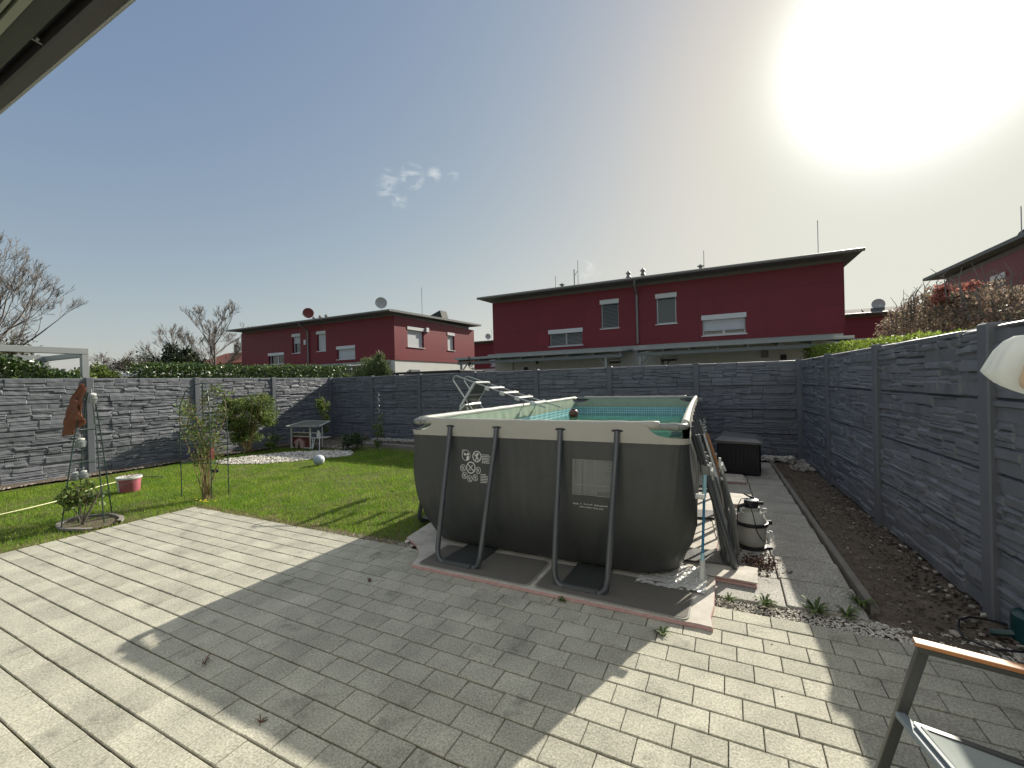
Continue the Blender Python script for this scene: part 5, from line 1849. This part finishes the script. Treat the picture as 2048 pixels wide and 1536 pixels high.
def jar(loc, r, h, label, tilt=0.0):
    t = thing('glass_jar', label, 'jar', loc, 0, 'glass jars on the obelisk')
    Mx = Matrix.Rotation(tilt, 4, 'Y')
    m = MB(); m.lathe([(r * .7, 0), (r, .01), (r, h * .75), (r * .6, h * .92), (r * .62, h)], 0, 0, 14, Mx); m.build('glass', M['glass_jar'], t, smooth=True)
    m = MB(); m.lathe([(r * .66, h + .001), (r * .66, h + .018), (r * .5, h + .022)], 0, 0, 14, Mx); m.tube([(0, 0, h + .02), (0, 0, h + .07)], .003, 4); m.build('lid', M['white'], t)


jar((-7.49, 2.45, .99), .050, .10, 'clear jar hanging inside the obelisk just under the towel')
jar((-7.58, 2.50, 1.00), .040, .08, 'smaller clear jar left of the one under the towel')
jar((-7.60, 2.43, .56), .045, .09, 'clear jar hanging low in the obelisk above the rose leaves, left one')
jar((-7.47, 2.47, .59), .045, .08, 'clear jar hanging low in the obelisk above the rose leaves, right one')
jar((-7.27, 2.5, 1.56), .045, .11, 'clear bottle-like jar at the tip of the obelisk, right of the towel', .4)


def rose(loc, label, canes, leafP, size, m1, seed, cane_r=.007, mt=None, asp=.6, m2=None):
    t = thing('rose_bush', label, 'shrub', loc)
    m = MB()
    for c in canes:
        m.tube([tuple(np.array(p) - np.array([loc[0], loc[1], 0])) for p in c], [cane_r * (1 - .6 * i / len(c)) for i in range(len(c))], 6)
    m.build('canes', mt or M['stem'], t, smooth=True)
    P = leafP - np.array([loc[0], loc[1], 0])
    V, F = leaf_cloud(P, size, seed, asp)
    fast_mesh('leaves', V, F, m1, t)
    if m2:
        V, F = leaf_cloud(P[:: 3] + .02, size * .9, seed + 1, asp)
        fast_mesh('leaves', V, F, m2, t)
    return t


rg = random.Random(12)
cn = []
for i in range(9):
    a = rg.uniform(0, 6.28); s = rg.uniform(.08, .30)
    cn.append([(-7.40, 2.42, 0), (-7.40 + .3 * s * math.cos(a), 2.42 + .3 * s * math.sin(a), .16), (-7.43 + s * math.cos(a), 2.42 + s * math.sin(a), rg.uniform(.35, .55))])
P = clump_pts(420, (-7.48, 2.42, .36), (.30, .27, .21), 33, nc=16, cr=.4)
rose((-7.42, 2.42, 0), 'low leafy rose bush growing through the foot of the towel-draped obelisk', cn, P, .060, M['rose_g'], 34, .008, M['bark'], m2=M['rose'])
cn = []; LP = []
for i in range(17):
    a = rg.uniform(0, 6.28); s = rg.uniform(.03, .34); hz = rg.uniform(.7, 1.75)
    b0 = (-7.33 + rg.uniform(-.07, .07), 3.84 + rg.uniform(-.05, .05), 0)
    tx_, ty_ = -7.52 + s * math.cos(a), 3.93 + s * math.sin(a)
    p1 = (b0[0] * .6 + tx_ * .4 + rg.uniform(-.05, .05), b0[1] * .6 + ty_ * .4, hz * .4); p2 = (tx_, ty_, hz * .75); p3 = (tx_ + rg.uniform(-.12, .12), ty_ + rg.uniform(-.1, .1), hz)
    cn.append([b0, p1, p2, p3])
    for k in range(int(34 * hz)):
        f = rg.uniform(.35, 1) ** .8
        q = np.array(p1) * (1 - f) + np.array(p3) * f
        LP.append(q + np.array([rg.gauss(0, .05), rg.gauss(0, .05), rg.gauss(0, .04)]))
for (x, z) in ((-8.22, 1.42), (-8.05, 1.35), (-8.1, .92), (-7.2, 1.70), (-7.3, 1.62)):
    for k in range(26):
        LP.append(np.array([x + rg.gauss(0, .07), 3.95 + rg.gauss(0, .05), z + rg.gauss(0, .045)]))
    cn.append([(-7.6, 3.93, z - .25), ((x - 7.6) / 2, 3.94, z - .06), (x, 3.95, z)])
rose((-7.33, 3.84, 0), 'climbing rose with many bare canes on the arched obelisk', cn, np.array(LP), .050, M['rose_g'], 35, .009, m2=M['rose'])
# big bush in front of the left wall
cn = []
for i in range(24):
    a = rg.uniform(0, 6.28); s = rg.uniform(.1, .8)
    cn.append([(-11.36 + rg.uniform(-.1, .1), 6.95 + rg.uniform(-.1, .1), 0), (-11.36 + .35 * s * math.cos(a), 6.95 + .35 * s * math.sin(a), .55), (-11.36 + s * math.cos(a), 6.95 + s * math.sin(a) * .9, rg.uniform(1.1, 1.7))])
P = np.concatenate([clump_pts(6800, (-11.30, 7.0, 1.12), (.74, .80, .66), 41, nc=34, cr=.27), clump_pts(1500, (-11.32, 6.95, .55), (.42, .46, .34), 47, nc=14, cr=.32), clump_pts(420, (-11.40, 6.8, .42), (.3, .34, .26), 42, nc=8, cr=.4),
                    clump_pts(160, (-11.1, 7.55, .33), (.2, .2, .18), 43, nc=5, cr=.5)])
rose((-11.36, 6.95, 0), 'tall dense leafy bush with thin reddish stems in front of the left wall', cn, P, .050, M['bushy'], 44, .009, m2=M['rose_g'])
st = thing('garden_stake', 'thin dark stake standing in the tall bush at the left wall', 'stake', (-10.93, 7.5, 0))
m = MB(); m.tube([(0, 0, 0), (.0, .03, 1.62)], .007, 6); m.build('rod', M['iron'], st)
m = MB(); m.tube([(0, .03, 1.622), (.0, .03, 1.66)], .010, 6); m.build('tip', M['black'], st)
# slender fruit tree against the back corner
cn = []
for i in range(7):
    cn.append([(-10.45, 8.6, 0), (-10.45 + rg.uniform(-.05, .05), 8.6, .6), (-10.43 + rg.uniform(-.16, .22), 8.6 + rg.uniform(-.1, .1), rg.uniform(1.0, 1.55))])
P = np.concatenate([clump_pts(620, (-10.45, 8.6, 1.18), (.20, .2, .36), 51, nc=10, cr=.42), clump_pts(360, (-10.33, 8.6, .62), (.26, .2, .38), 52, nc=9, cr=.34)])
rose((-10.45, 8.6, 0), 'slender young espalier tree with light green leaves in the shady back corner', cn, P, .058, M['bushy'], 53, .008, M['bark'])
# dark evergreen shrub
cn = [[(-8.95, 8.35, 0), (-8.95 + .2 * math.cos(i), 8.35 + .2 * math.sin(i), .25), (-8.95 + .38 * math.cos(i), 8.35 + .35 * math.sin(i), .40)] for i in range(8)]
P = clump_pts(1500, (-8.95, 8.35, .27), (.46, .42, .27), 54, nc=22, cr=.36, flatb=.02)
rose((-8.95, 8.35, 0), 'low round dark evergreen shrub in the back flower bed', cn, P, .062, M['holly'], 55, .008, M['bark'], .5)
# spiral tomato stake and its plant
sp_ = thing('spiral_stake', 'pale spiral plant stake in the back flower bed', 'stake', (-8.33, 8.62, 0))
m = MB(); m.tube([(.022 * math.cos(i * .55) * (1 if i > 14 else .4), .022 * math.sin(i * .55) * (1 if i > 14 else .4), i * .0125) for i in range(122)], .0055, 6); m.build('spiral', M['steel'], sp_, smooth=True)
cn = [[(-8.35, 8.6, 0), (-8.35 + .05 * math.cos(i * 2), 8.6, .3), (-8.35 + .16 * math.cos(i * 2), 8.6 + .1 * math.sin(i * 2), .45 + .06 * i)] for i in range(6)]
P = np.concatenate([clump_pts(260, (-8.36, 8.6, .50), (.20, .16, .22), 56, nc=9, cr=.36), clump_pts(70, (-8.27, 8.6, .80), (.08, .08, .12), 57, nc=4, cr=.5), clump_pts(120, (-8.35, 8.6, .2), (.12, .1, .15), 58, nc=4, cr=.5)])
rose((-8.35, 8.60, 0), 'young plant with pale leaves tied to the spiral stake', cn, P, .055, M['rose_g'], 59, .008, M['bark'])
# tiny plants in the bed
P = clump_pts(170, (-10.95, 7.35, .15), (.16, .16, .15), 60, nc=5, cr=.5)
rose((-10.95, 7.35, 0), 'small light green seedling right of the tall bush', [[(-10.95, 7.35, 0), (-10.95, 7.36, .2)]], P, .07, M['rose_g'], 61, .006)

# bucket
bk = thing('bucket', 'pink and white plastic bucket with grey rim standing on the lawn', 'bucket', (-9.16, 3.60, 0))
m = MB(); m.lathe([(.165, .0), (.172, .01), (.195, .245)], 0, 0, 32); m.build('body', M['bucket_red'], bk, smooth=True)
m = MB()
for i in range(9):
    a0, a1 = R_(205 + i * 8.5), R_(205 + (i + 1) * 8.5)
    f = lambda a, z: ((.1755 + .0225 * z / .245) * math.cos(a) * 1.002, (.1755 + .0225 * z / .245) * math.sin(a) * 1.002, z)
    m.add([f(a0, .02), f(a1, .02), f(a1, .225), f(a0, .225)], [(0, 1, 2, 3)])
wl = m.build('label', M['white'], bk)
m = MB()
for zz, i0, i1 in ((.20, 1, 7), (.17, 1, 6), (.12, 1, 7), (.07, 2, 6)):
    for i in range(i0, i1):
        a0, a1 = R_(205 + i * 8.5), R_(205 + (i + .8) * 8.5)
        f = lambda a, z: ((.1785 + .0225 * z / .245) * math.cos(a), (.1785 + .0225 * z / .245) * math.sin(a), z)
        m.add([f(a0, zz - .018), f(a1, zz - .018), f(a1, zz), f(a0, zz)], [(0, 1, 2, 3)])
m.build('label_print', M['leg'], wl)
m = MB(); m.lathe([(.192, .247), (.213, .249), (.214, .282), (.195, .286), (.19, .284), (.06, .262)], 0, 0, 32); m.build('rim', M['white'], bk, smooth=True)
m = MB(); m.tube([(.21 * math.cos(a), .21 * math.sin(a), .255 - .10 * math.sin((a - R_(200)) / R_(170) * math.pi)) for a in [R_(200 + 17 * i) for i in range(11)]], .003, 5); m.build('handle', M['steel'], bk, smooth=True)
bk.scale = (.82, .82, .9)
P = np.stack([rng.uniform(-.15, .15, 60), rng.uniform(-.12, .15, 60), rng.uniform(.28, .31, 60)], 1)
V, F = leaf_cloud(P, .05, 9, .3); fast_mesh('cuttings', V, F, M['dry'], bk)['kind'] = 'stuff'

# hose / line on the lawn
m = MB(); m.tube([(-9.0, 1.2, .025), (-9.10, 2.1, .03), (-9.2, 2.45, .03), (-9.36, 2.8, .028), (-9.7, 3.15, .03), (-10.05, 3.52, .028), (-10.2, 3.85, .03)], .008, 6)
tag(m.build('garden_line', M['hose'], smooth=True), 'pale yellow garden line lying across the lawn at the left', 'hose')
m = MB(); m.tube([(-10.24, 3.9, .02), (-10.28, 4.15, .035), (-10.1, 4.35, .03), (-9.85, 4.42, .02)], .010, 6)
tag(m.build('fallen_branch', M['bark'], smooth=True), 'short brown stick lying on the grass behind the bucket', 'stick')

# ball
bl = thing('play_ball', 'white and pale blue ball lying on the grass', 'ball', (-8.0, 6.46, 0.11))
m = MB(); m.sphere((0, 0, 0), .115, 14); m.build('ball', mat('ball_white', (.62, .64, .66), .45, .4, var=(3.2, 2.5), col2=(.30, .38, .46)), bl, smooth='full')
m = MB(); m.tube([(.1155 * math.cos(a) * .99, .1155 * math.sin(a) * .30, .1155 * math.sin(a) * .95) for a in [6.283 * i / 30 for i in range(30)]], .0022, 4, closed=True)
m.tube([(.1155 * math.cos(a) * .2, .1155 * math.sin(a), .1155 * math.cos(a) * .98) for a in [6.283 * i / 30 for i in range(30)]], .0022, 4, closed=True)
m.build('seam', M['leg_grey'], bl)

# toy playhouse (miniature)
ph = thing('toy_playhouse', 'small white-framed toy playhouse with red lower wall and lean-to roof in the back bed', 'playhouse', (-11.02, 7.98, .0), R_(3))
m = MB()
for x in (0, .735):
    m.box(x, x + .035, 0, .035, 0, .62, bev=.004); m.box(x, x + .035, .40, .435, 0, .66, bev=.004)
for z in (.02, .33, .44):
    m.box(.036, .734, .002, .030, z, z + .022, bev=.003)
m.box(1.10, 1.13, 0, .03, .30, .46, bev=.003)
m.build('frame', M['white'], ph)
m = MB(); m.box(.037, .733, .036, .050, .03, .325); m.build('lower_wall', M['play_red'], ph)
m = MB(); m.box(.037, .733, .041, .055, .353, .438); m.build('upper_wall', M['soil'], ph)
m = MB(); m.box(.18, .52, -.03, .034, .02, .20, bev=.004)
m.add([(.18, -.03, .20), (.35, -.03, .29), (.52, -.03, .20), (.18, .034, .20), (.35, .034, .29), (.52, .034, .20)], [(0, 2, 1), (3, 4, 5), (0, 1, 4, 3), (1, 2, 5, 4)])
fr = m.build('small_front', M['play_pink'], ph)
m = MB(); m.box(.33, .40, -.034, -.031, .02, .12); m.lathe([(.025, 0), (.025, .003)], 0, 0, 12, Matrix.Translation((.37, -.032, .165)) @ Matrix.Rotation(R_(90), 4, 'X')); m.box(.185, .21, -.034, -.031, .02, .13); m.build('door_opening', M['black'], fr)
m = MB()
m.add([(-.02, -.12, .60), (1.05, -.12, .62), (1.13, -.02, .60), (1.02, .46, .70), (.03, .46, .69), (-.02, -.12, .625), (1.05, -.12, .645), (1.13, -.02, .625), (1.02, .46, .725), (.03, .46, .715)],
      [(4, 3, 2, 1, 0), (5, 6, 7, 8, 9), (0, 1, 6, 5), (1, 2, 7, 6), (2, 3, 8, 7), (3, 4, 9, 8), (4, 0, 5, 9)])
rfm = m.build('roof', M['play_roof'], ph)
m = MB(); m.tube([(-.02, -.125, .625), (.03, .46, .725), (1.02, .46, .735), (1.13, -.02, .64)], .011, 6); m.tube([(-.02, -.125, .63), (1.05, -.125, .65)], .006, 6); m.build('roof_trim', M['white'], rfm)
m = MB(); m.box(.772, 1.10, 0, .024, .44, .462, bev=.003); m.box(.772, 1.10, 0, .024, .315, .337, bev=.003); m.box(1.0, 1.03, 0, .022, .337, .44); m.box(.772, 1.12, .02, .38, .30, .314); m.box(1.02, 1.10, .003, .02, .34, .52, bev=.003)
m.build('balcony', M['white'], ph)
m = MB()
for (a, b) in (((.86, .30), (.93, .02)), ((.93, .30), (.95, .06)), ((1.11, .33), (1.18, .0))):
    m.tube([(a[0], 0, a[1]), (b[0], -.08, b[1])], .011, 5)
m.tube([(.80, -.06, .03), (.90, -.04, .07)], .014, 5)
m.build('ladder', M['white'], ph)
m = MB(); m.tube([(.24, .2, .46), (.24, .2, .56)], .018, 8); m.sphere((.24, .2, .575), .02, 5); m.build('figure', M['leg_grey'], ph)

# red peg bag and pot by the wall
pt = thing('plant_pot', 'small black pot at the foot of the left wall behind the climbing rose', 'pot', (-11.3, 5.9, 0))
m = MB(); m.lathe([(.10, 0), (.13, .24), (.14, .24), (.14, .26)], 0, 0, 16); m.build('pot', M['black'], pt, smooth=True)
m = MB(); m.lathe([(.12, .262), (.02, .268)], 0, 0, 16); m.build('soil', M['soil'], pt)
rc = cloth('red_cloth', 'small red cloth hanging from the right leg of the arched obelisk', 'cloth', [[(-7.19, 3.84, .80), (-7.14, 3.84, .80)], [(-7.20, 3.84, .70), (-7.12, 3.85, .71)], [(-7.17, 3.84, .63), (-7.14, 3.84, .62)]], M['pink_cloth'], .006, 3)
m = MB(); m.box(-.05, .05, -.03, .03, 0, .05, bev=.01); m.sphere((.12, 0, .03), .035, 6, (2, 1, 1))
o = m.build('dark_shoe', M['black']); o.location = (-9.55, 5.15, 0); tag(o, 'black clog lying on the lawn before the gravel patch', 'shoe')

# stone ring below the obelisk
m = MB()
n = 30
V = []
for i in range(n + 1):
    a = R_(35 + 300 * i / n)
    for rr, z in ((.40, .0), (.40, .028), (.34, .030), (.34, 0)):
        V.append((rr * 1.15 * math.cos(a), rr * .75 * math.sin(a), z + .006 * math.sin(i)))
F = []
for i in range(n):
    for k in range(3):
        F.append((i * 4 + k, i * 4 + 4 + k, i * 4 + 5 + k, i * 4 + 1 + k))
m.add(V, F)
o = m.build('rose_bed_edging', M['edging']); o.location = (-7.46, 2.52, 0)
tag(o, 'curved stone edging round the rose at the towel-draped obelisk', 'edging')
m = MB()
X, Y = np.meshgrid(np.linspace(-.38, .38, 22), np.linspace(-.24, .24, 16), indexing='ij')
m.grid(np.stack([X, Y * np.sqrt(np.clip(1 - (X / .40) ** 2, .05, 1)) * 1.0, .006 + .010 * nois(X, Y, 25, 3)], -1))
o = m.build('rose_bed_soil', M['soil'], smooth='full'); o.location = (-7.46, 2.52, 0); o['kind'] = 'structure'

# ------------------------------------------------------------------ foreground right
ch = thing('garden_chair', 'dark aluminium garden chair with teak armrest and pale mesh seat, lower right corner', 'garden chair', (.9, 2.0, 0))
co = Vector((.9, 2.0, 0))


def cp(*p):
    return (p[0] - co.x, p[1] - co.y, p[2] - co.z)


def bar(m, a, b, w, h, roll_=(0, 0, 1)):
    a, b = Vector(a), Vector(b)
    t = (b - a).normalized(); s = t.cross(Vector(roll_)).normalized(); u = s.cross(t)
    vs = []
    for p in (a, b):
        for ss, uu in ((-1, -1), (1, -1), (1, 1), (-1, 1)):
            e = .82
            vs.append(p + s * (ss * w / 2) * e + u * (uu * h / 2))
            vs.append(p + s * (ss * w / 2) + u * (uu * h / 2) * e)
    ring_ = [0, 2, 3, 5, 4, 6, 7, 1]
    F = [tuple(ring_[::-1]), tuple(8 + i for i in ring_)]
    for i in range(8):
        F.append((ring_[i], ring_[(i + 1) % 8], 8 + ring_[(i + 1) % 8], 8 + ring_[i]))
    m.add([tuple(v) for v in vs], F)


def chair_side(dy, dx=0.0):
    D = (1.30 + dx, 2.16 + dy, .0)
    m = MB(); bar(m, cp(.640 + dx, 2.175 + dy, .620), cp(.505 + dx, 2.235 + dy, 0), .036, .024, (0, 1, 0)); m.build('leg', M['chair'], ch)
    m = MB(); bar(m, cp(1.13 + dx, 2.12 + dy, .60), cp(*D), .036, .024, (0, 1, 0)); m.build('leg', M['chair'], ch)
    m = MB(); bar(m, cp(.622 + dx, 2.177 + dy, .628), cp(1.20 + dx, 2.12 + dy, .605), .040, .022); m.build('arm_rail', M['chair'], ch)
    m = MB(); bar(m, cp(.618 + dx, 2.178 + dy, .6475), cp(1.19 + dx, 2.12 + dy, .6245), .046, .016); m.build('armrest', M['teak'], ch)


chair_side(0); chair_side(-.54, .12)
m = MB(); bar(m, cp(.575, 2.19, .34), cp(.695, 1.65, .34), .034, .024); m.build('front_rail', M['chair_alu'], ch)
m = MB(); bar(m, cp(.600, 2.135, .345), cp(1.12, 2.09, .30), .026, .022); m.build('seat_rail', M['chair'], ch)
m = MB(); bar(m, cp(.720, 1.655, .345), cp(1.24, 1.60, .30), .026, .022); m.build('seat_rail', M['chair'], ch)
X, Y = np.meshgrid(np.linspace(.612, 1.12, 22), np.linspace(1.665, 2.125, 22), indexing='ij')
sag = -.035 * np.sin((Y - 1.665) / .46 * math.pi) * np.sin(np.clip((X - .612) / .5, 0, 1) * math.pi * .9 + .1)
Zs = .352 - (X - .6) * .085 + sag + .012 * (X < .63)
G = np.stack([X - co.x + (2.125 - Y) * .22, Y - co.y, Zs], -1)
m = MB(); m.grid(G); m.grid(G - np.array([0, 0, .003]), flip=True); m.build('seat', M['sling'], ch, smooth='full')
m = MB(); bar(m, cp(.600, 2.12, .360), cp(.700, 1.67, .360), .014, .010); m.build('seat_rail', M['chair_alu'], ch)
G2 = []
for i in range(14):
    f = i / 13
    G2.append([(1.12 + .16 * f - co.x + (9 - j) / 9 * .10, 1.665 + (2.125 - 1.665) * j / 9 - co.y, .31 + .50 * f - .01 * math.sin(j / 9 * 3.14)) for j in range(10)])
G2 = np.array(G2)
m = MB(); m.grid(G2); m.grid(G2 - np.array([.003, 0, 0]), flip=True); m.build('backrest', M['sling'], ch, smooth='full')
for y in (2.14, 1.65):
    dx_ = (2.14 - y) * .22
    m = MB(); bar(m, cp(1.115 + dx_, y, .30), cp(1.285 + dx_, y, .84), .03, .022, (0, 1, 0)); m.build('back_frame', M['chair'], ch)

# white gauze bag hanging at the right edge
bg_ = thing('gauze_bag', 'white gauze bag with beige filling hanging at the right edge in front of the wall', 'bag', (.80, 1.80, 1.70))
prf = [(1.792, .012), (1.789, .048), (1.775, .069), (1.747, .090), (1.712, .106), (1.686, .117), (1.668, .105), (1.648, .088), (1.636, .066), (1.622, .030)]
n1 = 60
G = np.zeros((n1, 28, 3))
for i in range(n1):
    a = 2 * math.pi * i / n1
    for j in range(28):
        f = j / 27 * (len(prf) - 1); k = min(len(prf) - 2, int(f)); f -= k
        z = prf[k][0] * (1 - f) + prf[k + 1][0] * f; r = prf[k][1] * (1 - f) + prf[k + 1][1] * f
        dz = j / 27
        tip = math.exp(-((z - 1.686) / .012) ** 2) * max(0, abs(math.cos(a))) ** 8
        r *= 1 + .045 * dz * math.sin(7 * a + 1.5 * dz) + .02 * math.sin(17 * a + 4 * dz)
        r = r * (1 - .06 * math.exp(-((z - 1.686) / .012) ** 2)) + .009 * tip
        G[i, j] = (r * math.cos(a), .62 * r * math.sin(a), z - 1.70 + .006 * dz * math.sin(5 * a))
m = MB(); m.grid(G, closed_u=True); m.add(G[:, -1].tolist(), [tuple(range(n1))]); m.add(G[:, 0].tolist(), [tuple(range(n1 - 1, -1, -1))])
m.build('gauze', M['bag'], bg_, smooth='full')
m = MB(); m.sphere((-.032, -.040, -.018), .05, 8, (.62, .62, 1.15)); m.build('filling', M['beige'], bg_, smooth='full')
m = MB(); m.tube([(0, 0, .098), (.005, 0, .30), (.01, 0, 1.0)], .003, 5); m.build('string', M['white'], bg_)

# teal can, cable, stone by the right wall
tl = thing('watering_can', 'dark teal plastic can lying in the corner against the right wall', 'watering can', (1.66, 3.78, 0))
m = MB(); m.lathe([(.10, 0), (.12, .02), (.12, .17), (.08, .20)], 0, 0, 20); m.tube([(-.11, 0, .05), (-.17, .02, .03), (-.2, .04, .02)], .02, 8); m.build('body', M['teal'], tl, smooth=True)
m = MB(); m.tube([(.10, 0, .05), (.18, 0, .1), (.14, 0, .2), (.04, 0, .2)], .012, 8); m.build('handle', M['teal'], tl, smooth=True)
m = MB(); m.tube([(1.27, 3.64, .03), (1.27, 3.72, .05), (1.31, 3.82, .06), (1.40, 3.93, .045), (1.50, 3.955, .035), (1.62, 3.93, .03)], .0065, 7)
m.tube([(1.27, 3.64, .03), (1.38, 3.58, .02), (1.55, 3.62, .02)], .0065, 7)
tag(m.build('cable_loop', M['black'], smooth=True), 'black cable loop on the soil near the right wall', 'cable')
o = stones('field_stone', np.array([[1.255, 3.72]]), .035, .036, M['stone'], 3, z=.012)
tag(o, 'single pale stone beside the black cable loop', 'stone')
o = stones('field_stone', np.array([[-3.12, 3.60]]), .04, .041, M['stone_white'], 5, z=.012)
tag(o, 'white stone at the paving edge left of the foam boards', 'stone')


# weeds, leaves, twigs
def weed(label, x, y, n, L, seed, w=.012, m_=None):
    rg_ = np.random.default_rng(seed)
    mm = MB()
    for i in range(n):
        a = rg_.uniform(0, 6.28); l = L * rg_.uniform(.5, 1.2); h = l * rg_.uniform(.15, .8); ww = w * rg_.uniform(.6, 1.3)
        c, s = math.cos(a), math.sin(a)
        P = [(0, 0, 0), (c * l * .4, s * l * .4, h * .8), (c * l * .75, s * l * .75, h), (c * l, s * l, h * .7)]
        V = []
        for k, (px, py, pz) in enumerate(P):
            q = ww * (0.4, 1, .9, .05)[k]
            V += [(px - s * q, py + c * q, pz), (px + s * q, py - c * q, pz)]
        mm.add(V, [(0, 1, 3, 2), (2, 3, 5, 4), (4, 5, 7, 6)])
    o = mm.build('weed', m_ or M['weed']); o.location = (x, y, .0)
    tag(o, label, 'weed', 'weeds in the paving and gravel')


weed('green rosette weed in a paving joint before the right end of the foam boards', -.43, 2.97, 13, .06, 1, .007)
weed('weed in front of the right front pool leg, under the foam edge', -1.18, 3.105, 16, .045, 2, .006)
weed('pale weed in the gravel strip right of the foam boards', .20, 3.66, 26, .09, 3, .010)
weed('dark grassy weed at the kerb end', .82, 3.92, 40, .11, 4, .006)
weed('spreading dark weed in the gravel strip below the slab path', .52, 3.70, 44, .10, 5, .007)
weed('grassy weed in the gravel left of the kerb end', .70, 3.72, 34, .085, 6, .006)
weed('small reddish weed in the gravel touching the foam corner', -.04, 3.62, 24, .07, 7, .006)
weed('dried dark weed in a joint in the middle of the shaded paving', -2.82, 2.75, 12, .035, 8, .004, M['rust'])
weed('dried twig cluster in a joint near the left end of the pool shadow', -2.93, 1.50, 12, .05, 9, .003, M['rust'])
weed('dried dark sprig in a joint at the front of the pool shadow', -2.15, 1.35, 10, .035, 10, .003, M['rust'])
weed('dry blades at the lawn edge of the paving', -5.35, 3.56, 22, .09, 11, .004, M['dry'])
weed('short dry tuft on the lawn edge nearer the pool', -4.55, 3.58, 22, .06, 12, .004, M['dry'])
# grass fringe growing over the paving edge, dry clippings
rgx = np.random.default_rng(12)
e1 = np.stack([rgx.uniform(-6.95, -3.2, 900), 3.53 + rgx.normal(0, .035, 900), rgx.uniform(.002, .02, 900)], 1)
V, F = leaf_cloud(e1, .022, 5, .35); stuff(fast_mesh('clippings', V, F, M['dry']))
e2 = np.stack([rgx.uniform(-.6, 3.4, 260) * 0 + XL - .03 + rgx.normal(0, .03, 260), rgx.uniform(.2, 3.5, 260), rgx.uniform(.002, .02, 260)], 1)
V, F = leaf_cloud(e2, .022, 6, .35); stuff(fast_mesh('clippings', V, F, M['dry']))
e3 = np.stack([rgx.uniform(-6.5, 1.2, 46), rgx.uniform(.6, 3.3, 46), np.full(46, .004)], 1)
V, F = leaf_cloud(e3, .016, 7, .5); stuff(fast_mesh('fallen_petals', V, F, mat('petal', (.40, .37, .28), .8)))
# dandelions near the corner of the paving
dn = MB()
for i in range(9):
    x, y = -7.08 + rgx.normal(0, .14), 3.66 + rgx.normal(0, .05)
    dn.lathe([(.004, .03), (.016, .036), (.004, .040)], x, y, 8)
stuff(dn.build('dandelion_flowers', mat('dandelion', (.70, .55, .03), .6)))
